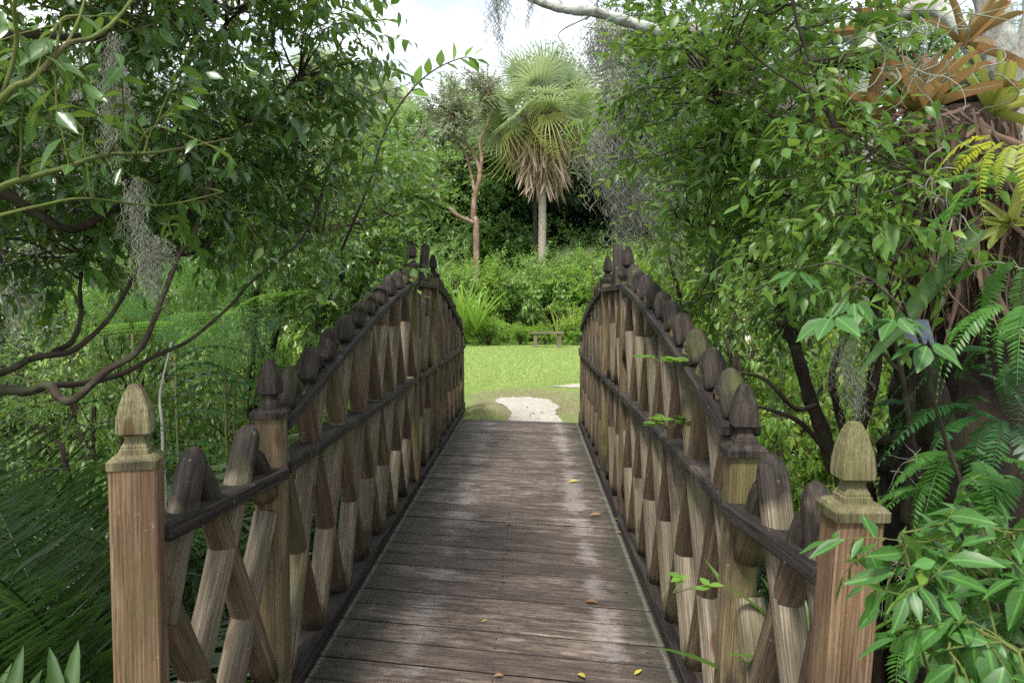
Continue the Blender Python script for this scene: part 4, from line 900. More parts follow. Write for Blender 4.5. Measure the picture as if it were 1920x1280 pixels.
for x, y, k_, sx, sz in sorted([(2.15, 4.2, 'bush_mid', .75, .95), (2.2, 5.4, 'bush_bright', .8, 1.2), (2.15, 6.6, 'bush_mid', .8, 1.35), (2.0, 7.8, 'bush_bright', .8, 1.45), (2.1, 9.2, 'bush_bright', .85, 1.6),
                         (1.95, 10.8, 'bush_bright', .8, 1.5), (3.4, 6.0, 'bush_mid', .9, 1.5), (3.4, 8.0, 'bush_bright', 1., 1.7), (3.5, 10.4, 'bush_mid', 1.1, 1.8), (4.9, 7.2, 'bush_mid', 1.1, 1.8), (5.2, 9.8, 'bush_bright', 1.2, 1.9),
                         (3.0, 12.4, 'bush_mid', 1., 1.6), (5.2, 13., 'bush_mid', 1.2, 1.7), (7.3, 10.5, 'bush_mid', 1.3, 2.0), (3.2, 4.6, 'bush_mid', .9, 1.4)], key=lambda s_: s_[1]):
    side_bush(x, y, k_, sx, sz, WR)
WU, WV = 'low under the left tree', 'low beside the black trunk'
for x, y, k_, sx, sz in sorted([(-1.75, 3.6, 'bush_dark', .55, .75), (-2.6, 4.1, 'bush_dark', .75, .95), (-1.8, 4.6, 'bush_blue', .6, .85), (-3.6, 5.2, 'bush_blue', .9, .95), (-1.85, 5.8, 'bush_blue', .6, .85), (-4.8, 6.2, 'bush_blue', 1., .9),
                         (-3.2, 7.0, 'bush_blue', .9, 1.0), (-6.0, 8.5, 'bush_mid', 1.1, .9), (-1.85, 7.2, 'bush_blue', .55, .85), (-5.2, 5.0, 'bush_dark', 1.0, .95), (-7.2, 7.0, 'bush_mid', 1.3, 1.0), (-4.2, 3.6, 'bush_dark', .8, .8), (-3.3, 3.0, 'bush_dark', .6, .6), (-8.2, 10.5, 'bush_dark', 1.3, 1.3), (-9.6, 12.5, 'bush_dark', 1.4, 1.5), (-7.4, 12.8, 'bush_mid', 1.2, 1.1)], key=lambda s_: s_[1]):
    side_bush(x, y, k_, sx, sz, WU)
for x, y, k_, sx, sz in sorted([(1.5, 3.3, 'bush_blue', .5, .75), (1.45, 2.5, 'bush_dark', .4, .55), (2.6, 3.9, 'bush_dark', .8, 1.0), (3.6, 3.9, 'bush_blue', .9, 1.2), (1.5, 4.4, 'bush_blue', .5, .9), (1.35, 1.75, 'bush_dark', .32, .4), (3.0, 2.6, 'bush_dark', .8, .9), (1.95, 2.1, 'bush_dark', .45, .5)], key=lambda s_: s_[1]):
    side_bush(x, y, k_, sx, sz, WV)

# unseen trees added above the frame, crowns placed to shade bridge and left gully
def shade(name, tb, top, blobs, label):
    tb = np.array(tb, float); top = np.array(top, float); limbs = [([tb, (tb + top) / 2 + R.normal(size=3) * .2, top], .24, .14)]
    for c, r_ in blobs: c = np.array(c, float); limbs.append(([top, (top + c) / 2 + (0, 0, .35), c], .09, .02))
    leafy(name, label, 'tree', tb, limbs, blobs, 100, 9, ('bark_pale', 'leaf'), leaf=.11, ln=.45, nl=9, proto=LEAF4, subr=.012, thick=.004, stemmat='stem')
shade('unseen_shade_tree', (-5.6, -.6, -.3), (-5.0, -.2, 4.2), [((-4.4, 1.2, 5.6), (1.6, 1.6, .6)), ((-6.6, 1.0, 5.6), (1.5, 1.8, .7)), ((-2.2, .4, 6.0), (1.6, 1.5, .5)), ((-4.2, 3.2, 6.3), (1.7, 1.4, .5)), ((-6.5, 3.8, 6.4), (1.5, 1.5, .6)), ((-2.0, 2.8, 6.6), (1.5, 1.3, .5)), ((-3.5, -1.6, 5.4), (1.8, 1.3, .6)), ((-4.6, 5.2, 7.2), (1.8, 1.2, .6)), ((-2.6, 4.6, 7.3), (1.3, 1.0, .5)), ((-7.0, 5.6, 7.2), (1.8, 1.3, .6))], 'tall unseen tree added behind the left tree, its crown placed to shade the bridge')
shade('unseen_shade_tree', (4.6, -1.0, -.3), (3.9, -.6, 4.4), [((1.2, .2, 6.2), (1.5, 1.5, .5)), ((3.2, 1.2, 5.8), (1.6, 1.5, .6)), ((.6, 2.6, 6.8), (1.3, 1.2, .45)), ((2.6, 3.0, 6.6), (1.4, 1.2, .5)), ((5.0, 2.4, 6.2), (1.5, 1.5, .6)), ((2.4, -1.8, 5.6), (1.8, 1.3, .6))], 'tall unseen tree added behind the old trunk, its crown placed to shade the bridge')
# dark ground cover over the gully
def cover():
    lm = MB(); n = 30000; x = R.uniform(-9, 9, n); y = R.uniform(-.2, 12, n); z = gh(x, y)
    ok = (z < -.10) & (np.abs(x) < 9) & ~((x > -.95) & (x < .62) & (R.random(n) < .8)); x, y, z = x[ok], y[ok], z[ok]; n = len(x)
    P = np.column_stack([x, y, z + R.random(n) ** 1.5 * .28]); D = R.normal(size=(n, 3)) * [1, 1, .35]
    place(lm, SMALL, P, D, np.array([0, 0, 1.]) + R.normal(size=(n, 3)) * .4, R.uniform(.05, .12, n), R.random(n) * .8)
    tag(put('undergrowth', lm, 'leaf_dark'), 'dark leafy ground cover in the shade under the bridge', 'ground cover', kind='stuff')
    dm = MB(); n = 9000; x = R.uniform(-8, 8, n); y = R.uniform(-.2, 10, n); z = gh(x, y); ok = z < -.1; x, y, z = x[ok], y[ok], z[ok]; n = len(x)
    place(dm, SMALL, np.column_stack([x, y, z + .01]), R.normal(size=(n, 3)) * [1, 1, .1], np.array([0, 0, 1.]) + R.normal(size=(n, 3)) * .2, R.uniform(.05, .11, n), R.random(n))
    tag(put('leaf_litter', dm, 'dead_brown'), 'brown leaf litter on the gully soil', 'leaf litter', kind='stuff')
cover()

# ------------------------------------------------------------------ feather fronds: palmettos, ferns, compound leaves
def pinnate(n=40, ll=.22, wd=.05, droop=.35, ang=1.0, leafp=None, v=.35, tipz=.0, taper=(.35, 1, .25), sag=.25):
    lp = leafp or leafproto(wd, .15, .1, ((0, .3), (.3, 1.), (.7, .7), (1., .03)))
    t = np.linspace(.12, 1, n); mb = MB(); P = np.column_stack([t - .06 * t * t, 0 * t, .18 * np.sin(t * 2.2) - droop * t * t])
    T = unit(np.gradient(P, axis=0)); L_ = ll * np.interp(t, [.1, .45, 1], taper)
    for s_ in (-1, 1):
        D = T * math.cos(ang) + np.array([0, s_ * math.sin(ang), v - .1]) + np.array([0, 0, -sag * .4]) + R.normal(size=P.shape) * .07
        place(mb, lp, P, D, np.array([0, 0, 1.]) + R.normal(size=P.shape) * .15, L_, R.normal(0, .07, n))
    tube(mb, P, np.linspace(.007, .002, n), 4, a=0.05, cap=False)
    return np.concatenate(mb.v), np.concatenate(mb.q), None, np.concatenate(mb.a)
DATE = [pinnate(56, .36, .036, .25), pinnate(56, .34, .036, .45), pinnate(52, .36, .034, .7)]
FERN = [pinnate(24, .17, .30, .35, 1.2, v=.1, taper=(.55, 1, .1)), pinnate(24, .15, .32, .8, 1.25, v=.1, taper=(.55, 1, .1))]
OVAL = [pinnate(10, .13, .5, .3, 1.15, LEAF4, v=.08, taper=(.8, 1, .8)), pinnate(9, .14, .5, .55, 1.15, LEAF4, v=.08, taper=(.8, 1, .8))]
def feather():
    t = np.linspace(.2, 1, 11); mb = MB(); P = np.column_stack([t, 0 * t, .15 * np.sin(t * 2) - .3 * t * t])
    tiny = (np.array([(0, 0, 0), (.5, -.16, 0), (.5, .16, 0), (1, 0, -.02)]), None, np.array([(0, 1, 3), (0, 3, 2)]))
    for i, tt in enumerate(t):
        for s_ in (-1, 1):
            d = unit(np.array([.45, s_ * 1., -.05])); L_ = .36 * math.sin(.5 + tt * 2.2) + .06; k_ = int(13 * L_ / .4) + 3
            u = np.linspace(.08, 1, k_); Q = P[i] + d * L_ * u[:, None] + np.array([0, 0, -.10]) * (L_ * u ** 2)[:, None]; n2 = np.array([-d[1], d[0], 0])
            for s2 in (-1, 1): place(mb, tiny, Q, d * .4 + n2 * s2, np.array([0, 0, 1.]) + R.normal(size=Q.shape) * .1, .042, R.normal(0, .08, k_))
    st_ = MB(); return np.concatenate(mb.v), None, np.concatenate(mb.t), np.concatenate(mb.a)
FEATH = [feather(), feather()]
def rosette(name, loc, label, cat, protos, n, sc, mat, e0=.1, e1=1.3, az0=0, az1=6.283, group=None, part='fronds', stalk=None, base_r=.05, rise=0., var=.2):
    loc = np.asarray(loc, float); r = root(name, loc, label, cat, group); mb = MB()
    az = az0 + (az1 - az0) * ((np.arange(n) * .618 + R.random()) % 1); el = R.uniform(e0, e1, n)
    D = np.column_stack([np.cos(az) * np.cos(el), np.sin(az) * np.cos(el), np.sin(el)]); P = loc + (0, 0, rise) + D * [base_r, base_r, base_r * .5]
    k_ = R.integers(0, len(protos), n); N = np.column_stack([-np.cos(az) * np.sin(el), -np.sin(az) * np.sin(el), np.cos(el)]) + R.normal(size=(n, 3)) * var
    for kk in range(len(protos)):
        i = k_ == kk
        if i.any(): place(mb, protos[kk], P[i], D[i], N[i], sc * R.uniform(.7, 1.1, i.sum()), np.clip(R.normal(.42, .18, i.sum()), 0, .9))
    put(part, mb, mat, r)
    if stalk:
        s_ = MB(); tube(s_, [loc - (0, 0, .1), loc + (0, 0, rise * .5), loc + (0, 0, rise + .05)], stalk, 8, wob=.05); put('trunk', s_, 'bark_old', r)
    return r
# date palmettos in the left corner
for (px, Y, sc, n, lab) in ((210, 3.0, 1.75, 18, 'dark feather-leaved palm whose fronds fill the corner left of the near post'), (-60, 2.7, 1.8, 16, 'dark feather-leaved palm cut by the left edge of the picture'),
                            (330, 3.9, 1.6, 15, 'dark feather-leaved palm standing between the near left post and the second post'), (90, 4.4, 2.0, 18, 'dark feather-leaved palm behind the others under the bending branches'), (420, 5.2, 1.3, 12, 'dark feather-leaved palm farthest back, beside the left railing')):
    c = at(px, 1000, Y); c[2] = float(gh(c[0], Y)) + .25
    if c[0] > -1.75: c[0] = -1.9
    rosette('feather_palm', c, lab, 'palm', DATE, n, sc, 'palmetto', .55, 1.45, group='feather palms left of the bridge', stalk=.06, rise=.15, az0=1.75 if px in (210, 330, 420) else 0, az1=4.7 if px in (210, 330, 420) else 6.283)
def fan_plant(loc, label, n=9, sc=.5, rise=.7):
    loc = np.asarray(loc, float); r = root('fan_palm', loc, label, 'palm', 'small fan palms left of the bridge'); mb = MB(); st_ = MB(); az = np.arange(n) * 2.4; el = R.uniform(.5, 1.2, n)
    D = np.column_stack([np.cos(az) * np.cos(el), np.sin(az) * np.cos(el), np.sin(el)]); E = loc + D * rise
    for i in range(n): tube(st_, [loc, loc + D[i] * rise * .5 + (0, 0, .04), E[i]], .006, 4)
    place(mb, FANS[0], E, D + (0, 0, -.4), np.column_stack([-D[:, 0], -D[:, 1], np.ones(n)]), sc * R.uniform(.8, 1.1, n), np.clip(R.normal(.4, .15, n), 0, .9)); put('fronds', mb, 'fern_dark', r); put('frond_stalks', st_, 'stem', r)
0 and fan_plant(at(440, 740, 4.6), 'small fan palm with stiff leaflets just left of the second post', 7, .38, .5)
0 and fan_plant(at(250, 720, 4.2), 'small fan palm under the forked brown branches', 7, .36, .45)
# feathery bright seedlings
for px, py, Y, sc, n, lab in ((420, 590, 4.8, .62, 6, 'bright feathery-leaved plant in front of the far lawn, right of the hanging moss'), (250, 620, 4.6, .55, 6, 'bright feathery-leaved plant behind the forked branch'), (440, 720, 4.0, .5, 6, 'feathery-leaved plant close to the second left post'),
                              (330, 660, 4.4, .45, 5, 'feathery-leaved plant between the two brown branches')):
    c = at(px, py + 90, Y); r = rosette('feathery_plant', c, lab, 'plant', FEATH, n, sc, 'fern', .15, 1.2, group='feathery plants left of the bridge', part='leaves', rise=.25)
    s_ = MB(); g0 = xyg(c[0] - .05, c[1]); tube(s_, smoothpath([g0, (g0 + c) / 2 + (.03, 0, 0), c + (0, 0, .28)], 12), .008, 6); put('stem', s_, 'stem', r)
# tall thin plant with oval leaflets beside the near post
def senna():
    c0 = xyg(-1.75, 3.0); Q = smoothpath([c0, at(303, 1100, 3.0), at(305, 830, 2.9), at(300, 740, 2.9), at(322, 640, 2.9)], 40); r = root('compound_leaf_plant', c0, 'thin pale-stemmed plant with rows of small oval leaflets behind the near left post', 'plant')
    s_ = MB(); tube(s_, Q, np.linspace(.009, .003, 40), 6); mb = MB()
    for px, py, Y, tx, ty, sc in ((305, 800, 2.9, 1, -.15, .34), (305, 860, 2.85, 1, .1, .30), (308, 780, 2.95, .6, .4, .34), (305, 840, 2.9, -1, .1, .3), (303, 900, 2.8, .5, -.5, .26), (305, 760, 3.0, 1, .4, .4), (312, 690, 3.0, .8, .3, .3), (304, 820, 2.9, .2, -.9, .34), (310, 740, 3.1, .7, .1, .45), (306, 870, 2.9, .9, -.3, .3), (300, 930, 2.8, .8, -.2, .3), (306, 790, 3.0, -.6, -.4, .3), (306, 720, 3.0, 1., -.3, .4)):
        place(mb, OVAL[R.integers(0, 2)], [at(px, py, Y)], [(tx, ty, .25 + R.random() * .3)], [(0, 0, 1)], sc, .45)
    put('stem', s_, 'bark_white', r); put('leaves', mb, 'fern_dark', r)
senna()
def straps(name, loc, label, n, ln, wd, mat, e0=.7, e1=1.35, group=None, cat='plant', mats=None, az0=0, az1=6.28):
    loc = np.asarray(loc, float); r = root(name, loc, label, cat, group); mb = MB(); az = R.uniform(az0, az1, n); el = R.uniform(e0, e1, n)
    D = np.column_stack([np.cos(az) * np.cos(el), np.sin(az) * np.cos(el), np.sin(el)]); pr = leafproto(wd / ln, .30, .35, ((0, .45), (.2, .9), (.45, 1.), (.7, .85), (.88, .5), (1., .03)))
    place(mb, pr, loc + D * .02, D, np.column_stack([-D[:, 0], -D[:, 1], np.ones(n)]), ln * R.uniform(.7, 1.1, n), np.clip(R.normal(.5, .25, n), 0, .95)); put('leaves', mb, mat, r); return r
for px, py, Y, lab in ((10, 1450, 2.0, 'light green strap-leaved plant in the bottom left corner'), (120, 1435, 2.1, 'light green strap-leaved plant hard against the near left post'), (-30, 1420, 2.3, 'strap-leaved plant partly cut by the left edge')):
    straps('strap_leaf_plant', at(px, py, Y), lab, 9, .30, .05, 'strap', group='strap-leaved plants in the left corner')
for px, py, Y, lab in ((1450, 1330, 2.3, 'dark grassy plant behind the crossed poles of the right end bay'), (1540, 1300, 2.2, 'dark grassy plant against the near right post')):
    straps('strap_leaf_plant', at(px, py, Y), lab, 12, .42, .03, 'leaf_mid', group='grassy plants behind the right end bay')
# spiky plants and yellow flowers in the thicket
for px, Y, ln, lab in ((868, 25.9, 2.1, 'upright sword-leaved plant at the left of the thicket'), (893, 25.8, 1.7, 'second smaller sword-leaved plant of the thicket'), (1075, 26.6, 1.5, 'tall grassy clump in the thicket right of the bench'), (1045, 26.8, 1.3, 'tall grassy clump close behind the bench')):
    straps('sword_leaf_plant', atg(px, Y) + (0, 0, .5 if px < 900 else 0), lab, 16, ln, .11 if px < 900 else .03, 'leaf_bright' if px < 900 else 'palm_yellow', 1.1, 1.5)
# ------------------------------------------------------------------ pale trunks beyond
for px, Y, pts, r0, lab in ((532, 27, [(532, 640), (545, 600), (556, 540), (566, 480), (640, 430)], .17, 'leaning white-barked trunk seen on the lawn through the left foliage'), (92, 26, [(92, 600), (84, 560), (88, 520), (100, 470), (105, 330)], .16, 'white-barked trunk beside the sandy path at the far left'),
                            (1404, 19, [(1404, 640), (1404, 540), (1408, 470), (1415, 380)], .17, 'pale peach trunk glimpsed behind the shrubs on the right'), (1008, 30.6, [(1006, 620), (1004, 450), (1001, 330)], .12, 'thin dark trunk just left of the big palm trunk')):
    P = np.array([at(a_, b_, Y) for a_, b_ in pts]); P[0] = atg(px, Y); t_ = root('bare_trunk', P[0], lab, 'tree trunk'); m_ = MB(); limb(m_, P, r0, r0 * .6, 24, 10); put('trunk', m_, 'bark_white' if px != 1008 else 'bark_dark', t_)
    br = MB()
    for k_ in range(5):
        s0 = P[-1]; e = s0 + R.normal(size=3) * [1.2, .6, .5] + (0, 0, 1.2); limb(br, [s0, (s0 + e) / 2 + R.normal(size=3) * .1, e], r0 * .4, .02, 8, 5)
    put('branches', br, 'bark_pale', t_)
# ------------------------------------------------------------------ spanish moss
def strands(mb, tops, ln, seg=22, th=.0016, curl=.35, spread=.02, drift=.004, val=.5):
    n = len(tops); P = np.zeros((n, seg, 3)); P[:, 0] = tops; L_ = ln * R.uniform(.35, 1., n); h = (L_ / seg)[:, None]
    ph = R.random((n, 2)) * 6.28; fr = R.uniform(.5, 1.4, (n, 1)); dirn = R.normal(size=(n, 2)) * spread
    for i in range(1, seg):
        wv = np.column_stack([np.sin(ph[:, 0] + i * fr[:, 0]), np.cos(ph[:, 1] + i * fr[:, 0] * .9)])
        P[:, i, :2] = P[:, i - 1, :2] + wv * h * curl * 1.6 + dirn * h * 6 + R.normal(size=(n, 2)) * h * curl * .4; P[:, i, 2] = P[:, i - 1, 2] - h[:, 0] * R.uniform(.55, 1.15, n)
    tri = np.array([(1, 0, .2), (-.5, .87, -.1), (-.5, -.87, .1)]) * th
    tap = np.linspace(1, .5, seg)[None, :, None, None]
    V = P[:, :, None] + tri[None, None] * tap; base = (np.arange(n) * seg * 3)[:, None, None]
    i = (np.arange(seg - 1) * 3)[None, :, None]; j = np.arange(3)[None, None]; k_ = (j + 1) % 3
    q = np.stack([base + i + j, base + i + k_, base + i + 3 + k_, base + i + 3 + j], -1).reshape(-1, 4)
    mb.add(V.reshape(-1, 3), q, None, None, np.repeat(np.clip(R.normal(val, .2, n), 0, 1), seg * 3))
def curls(mb, c, r, n, ln, th, seg=26):
    """tangled stiff curls going every way"""
    for i in range(n):
        p = np.array(c) + R.normal(size=3) * r * [1, .5, 1]; d = unit(R.normal(size=3)); ax = unit(R.normal(size=3)); P = [p.copy()]; w_ = R.uniform(.05, .30)
        for s_ in range(seg):
            d = unit(d + np.cross(ax, d) * w_ + R.normal(size=3) * .10 + (0, 0, -.05)); p = p + d * ln / seg; P.append(p.copy())
            if R.random() < .12: ax = unit(R.normal(size=3)); w_ = R.uniform(.05, .4)
        tube(mb, P, np.linspace(th, th * .35, seg + 1), 5, a=R.uniform(.2, .9), cap=False)
def moss(px, py, Y, wpx, lpx, n, label, th=.0010, curl=.5, group='spanish moss clumps', mat='moss', val=.3):
    c = at(px, py, Y); r = lk(bpy.data.objects.new('spanish_moss', None)); bpy.data.objects.remove(r)
    w_ = wpx / F * Y; ln = lpx / F * Y; mb = MB()
    dr = R.random(n) ** 1.5; ph = R.random() * 6; k_ = (1 - .6 * dr) * (.6 + .4 * np.sin(dr * 17 + ph) ** 2)
    tops = c + np.column_stack([R.normal(size=n) * w_ * .33 * k_ + w_ * .30 * np.sin(dr * 6 + ph), R.normal(size=n) * w_ * .33 * k_, -dr * ln * .75])
    strands(mb, tops, ln * .7, th=th, curl=curl, val=val)
    o = put('spanish_moss', mb, mat, None, c); tag(o, label, 'moss', group); return o
moss(205, 60, 2.2, 22, 230, 120, 'long grey moss hanging in the upper left foliage below the thick green shoot')
moss(232, 120, 2.2, 20, 130, 80, 'shorter grey moss tuft close to the upper left moss')
moss(258, 330, 2.3, 30, 200, 130, 'grey moss beard hanging at the middle left before the dark twig')
moss(285, 440, 2.3, 40, 120, 160, 'curly pale moss end dangling over the brown forked branch', curl=.8)
moss(110, 110, 4.5, 150, 240, 700, 'wide grey moss curtain behind the upper left leaves', th=.0022)
moss(60, 440, 5.0, 120, 150, 400, 'tangled grey moss on the dead twigs at the far left', th=.0022, curl=.7)
moss(1338, 455, 4.0, 26, 120, 260, 'grey moss wisp hanging from the bare side twig of the crooked tree', curl=.5)
moss(1600, 625, 2.4, 44, 165, 120, 'pale moss clump hanging above the near right post', curl=.75, val=.7)
moss(30, 560, 4.2, 16, 90, 60, 'small dark moss string at the left edge above the path')
moss(935, -60, 6.5, 14, 170, 70, 'long thin moss string hanging in the middle of the sky', th=.003, curl=.6, val=.3)
moss(912, -60, 6.5, 20, 160, 26, 'loose moss threads hanging left of the long string against the sky', th=.002, curl=.9, val=.35)
moss(993, -20, 6.5, 14, 80, 40, 'short moss string hanging right of the long one against the sky', th=.002, curl=.6, val=.45)
moss(958, -60, 6.5, 30, 110, 14, 'faint moss threads at the top edge of the sky', th=.0018, curl=.9, val=.6)
moss(1020, -20, 6.6, 24, 110, 16, 'thin moss threads under the bare limb left of the palm tip', th=.0018, curl=.9, val=.6)

# ------------------------------------------------------------------ mossy oak whose limbs cross the top right
def oak():
    tb = np.array([3.6, 8.2, -.3])
    top = at(1560, 80, 7.5)
    A = path((1620, 60, 7.6), (1500, 72, 7.4), (1420, 62, 7.2), (1300, 58, 7.0), (1240, 60, 6.9), (1180, 42, 6.8), (1120, 24, 6.7), (1060, 18, 6.6), (1020, 8, 6.6), (985, -8, 6.5), (930, -50, 6.5), (890, -90, 6.5))
    T1 = [tb, tb + (-.1, 0, 2.2), at(1620, 60, 7.6)]
    Bm = path((1240, 60, 6.9), (1160, 55, 7.2), (1095, 50, 7.6)); C = path((1300, 58, 7.0), (1250, 120, 7.4), (1200, 180, 7.8), (1170, 260, 8.0))
    D = path((1120, 24, 6.7), (1050, 60, 6.8), (1058, 85, 6.8), (1065, 105, 6.8)); E = path((1420, 62, 7.2), (1380, 130, 7.6), (1330, 180, 8.), (1300, 260, 8.2)); G = path((1062, 18, 6.6), (1035, -20, 6.6), (1000, -60, 6.6))
    limbs = [(T1, .22, .12), (A, .085, .012), (Bm, .02, .008), (C, .03, .008), (D, .008, .003), (E, .03, .01), (G, .012, .005)]
    bl = [blob(1230, 170, 8.0, 85, 120, .7), blob(1160, 130, 8.2, 50, 80, .5), blob(1300, 90, 7.6, 110, 60, .6), blob(1450, 40, 7.4, 130, 60, .6), blob(1280, 300, 8.4, 70, 90, .6), blob(1170, 20, 7.4, 70, 30, .4)]
    r = leafy('live_oak', 'mossy grey oak whose bare limb crosses the top of the sky right of the palm', 'tree', tb, limbs, bl, 150, 9, ('bark_pale', 'leaf_blue'), leaf=.045, ln=.26, nl=9, proto=SMALL, subr=.007, thick=.003)
oak()
for px, py, Y, w_, l_, n, lab in ((1160, 180, 8, 70, 260, 500, 'grey moss veil hanging right beside the palm crown'), (1215, 90, 8, 90, 300, 600, 'broad grey moss veil under the oak limb'), (1265, 230, 8, 80, 240, 500, 'grey moss hanging low under the oak, above the bright shrubs'),
                                  (1320, 60, 7.5, 90, 160, 350, 'grey moss tufts along the oak limb at the top'), (1480, 60, 7.2, 60, 300, 500, 'long grey moss column behind the right sapling'), (1130, 40, 7, 60, 110, 200, 'thin moss fringe at the outer end of the oak limb')):
    moss(px, py, Y, w_, l_, n, lab, th=.0034, curl=.6, val=.6)

# ------------------------------------------------------------------ the old black trunk on the right with everything that grows on it
def old_trunk():
    b0 = np.array([2.02, 3.15, -1.3]); r = root('old_tree', b0, 'massive old black-barked tree trunk at the right edge, covered with ferns and dead leaf skirts', 'tree'); m_ = MB()
    Pq = smoothpath([b0, (2.0, 3.15, -.4), (2.03, 3.15, .5), (2.03, 3.25, 1.3), (2.02, 3.35, 1.9), (2.10, 3.4, 2.35)], 46)
    t = np.linspace(0, 1, 46); rad = np.interp(t, [0, .12, .3, .42, .55, .68, .8, 1], [.62, .42, .40, .50, .44, .36, .33, .26])
    n, sd = 46, 40; an = np.arange(sd) / sd * 6.283; rr = rad[:, None] * (1 + .10 * np.sin(an * 3 + t[:, None] * 5) + .07 * np.sin(an * 7 - t[:, None] * 16) + .05 * np.sin(an * 13 + t[:, None] * 38) + R.normal(size=(n, sd)) * .025)
    V = Pq[:, None] + np.stack([rr * np.cos(an), rr * np.sin(an), 0 * rr], -1); i = np.arange(n - 1)[:, None] * sd; j = np.arange(sd)[None]; k_ = (j + 1) % sd
    m_.add(V.reshape(-1, 3), np.stack([i + j, i + k_, i + sd + k_, i + sd + j], -1).reshape(-1, 4))
    for pts, a_, b_ in (([(1.8, 2.9, -1.2), at(1715, 930, 2.85), at(1672, 862, 2.8)], .12, .07), ([(1.75, 3.0, -.2), at(1740, 800, 2.8), at(1700, 640, 2.8)], .10, .07), ([(1.7, 2.9, -1.3), at(1720, 1050, 2.8), at(1765, 900, 2.8)], .10, .09)):
        limb(m_, pts, a_, b_, 14, 12, .10)
    put('trunk', m_, 'bark_old', r)
    u = MB(); limb(u, path((1935, 330, 3.2), (1890, 170, 3.2), (1868, 60, 3.2), (1850, -60, 3.2)), .075, .062, 26, 14, .04); limb(u, path((1900, 190, 3.3), (1935, 60, 3.3), (1950, -60, 3.3)), .05, .05, 12, 10)
    limb(u, path((1850, 120, 3.4), (1760, 20, 3.5), (1640, 40, 3.7), (1580, 52, 3.8), (1500, 85, 4.0), (1440, 130, 4.2), (1400, 155, 4.4)), .045, .016, 24, 10); put('lichened_limb', u, 'bark_pale', r)
    k2 = MB(); limb(k2, path((1860, 190, 3.4), (1720, 150, 3.4), (1640, 115, 3.4), (1590, 112, 3.5), (1500, 120, 3.7)), .07, .035, 20, 10); put('dark_limb', k2, 'bark_old', r)
    # skirt of dead straps
    d = MB(); n = 430; px = R.uniform(1690, 1930, n); py = R.uniform(190, 520, n); ok = (px > 1740) | (py < 480); px, py = px[ok], py[ok]; n = len(px)
    P = np.array([at(a_, b_, 2.75 + R.random() * .3) for a_, b_ in zip(px, py)]); D = np.column_stack([R.normal(size=n) * .55 - .2, R.normal(size=n) * .3 - .1, -np.abs(R.normal(.9, .5, n)) - (py > 320) * 1.0])
    place(d, leafproto(.07, .3, .5, ((0, .6), (.25, 1.), (.6, .7), (1, .05))), P, D, R.normal(size=(n, 3)), R.uniform(.12, .42, n), np.where(R.random(n) < .28, R.uniform(.9, 1., n), R.uniform(0, .6, n))); put('dead_leaf_skirt', d, 'dead_brown', r)
    return r
old_trunk()
def brom(px, py, Y, n, lpx, axis, mat, label, tips=True, wd=.20, e0=.35, e1=1.4):
    c = at(px, py, Y); r = root('bromeliad', c, label, 'bromeliad', 'bromeliads on the old tree'); L_ = lpx / F * Y; ax = unit(np.array(axis, float)); X_ = onb(np.array([ax]), np.array([[.3, 1., .1]]))[0]
    pr = leafproto(wd, .16, .55, ((0, .75), (.15, 1.), (.4, 1.), (.65, .95), (.82, .86), (.93, .66), (.985, .34)))
    az = np.arange(n) * 2.4; el = np.linspace(e0, e1, n); D = (X_[:, 0] * np.sin(el)[:, None] + (X_[:, 1] * np.cos(az)[:, None] + X_[:, 2] * np.sin(az)[:, None]) * np.cos(el)[:, None]); D += R.normal(size=D.shape) * .06
    N = ax * 1. - D * .3 + R.normal(size=D.shape) * .1; sc = L_ * np.linspace(1.05, .7, n) * R.uniform(.85, 1.1, n); mb = MB(); a = R.random(n); place(mb, pr, c + D * .015, D, N, sc, a)
    if tips:
        tp = leafproto(wd * .62, .0, .5, ((0, .8), (.35, .9), (.7, .45), (1, .05))); ld = onb(D, N); z = pr[0][-2][2]; E = c + D * .015 + (ld[:, :, 0] * .93 + ld[:, :, 2] * (-.16 * .93 ** 2 + .002)) * sc[:, None]
        place(mb, tp, E, ld[:, :, 0] - ld[:, :, 2] * .55, N, sc * .15, R.random(n), 1)
    put('leaves', mb, (mat, 'pink'), r)
brom(1725, 215, 2.55, 17, 150, (-.15, -.25, 1), 'brom_orange', 'orange bromeliad with upright pink-tipped leaves beneath the lichened trunk')
brom(1640, 235, 2.8, 13, 120, (-1, -.2, .35), 'brom_orange', 'orange-brown bromeliad lying sideways among the leaves left of the upright one')
brom(1850, 215, 2.6, 13, 130, (.35, -.4, .55), 'brom_green', 'yellow-green bromeliad on the trunk at the right edge above the fern')
brom(1650, 60, 3.1, 9, 85, (-.5, -.2, .6), 'brom_orange', 'small orange bromeliad high on the mossy limb')
brom(1900, 420, 2.6, 8, 90, (-.7, -.5, .1), 'brom_green', 'small green bromeliad half hidden by ferns on the trunk')
brom(1800, 90, 3.0, 9, 110, (.5, -.2, .8), 'brom_orange', 'bronze bromeliad against the lichened trunk at the top right')
m_ = MB(); pr = leafproto(.10, .04, .5, ((0, .8), (.3, 1.), (.7, .8), (1, .1))); c = at(1835, 430, 2.35); place(m_, pr, [c], [at(1610, 700, 2.3) - c], [(-.3, -1, .3)], float(np.linalg.norm(at(1610, 700, 2.3) - c)), .5)
tag(put('strap_leaf', m_, 'strap', None, c), 'long flat green strap leaf slanting down across the black trunk', 'leaf')
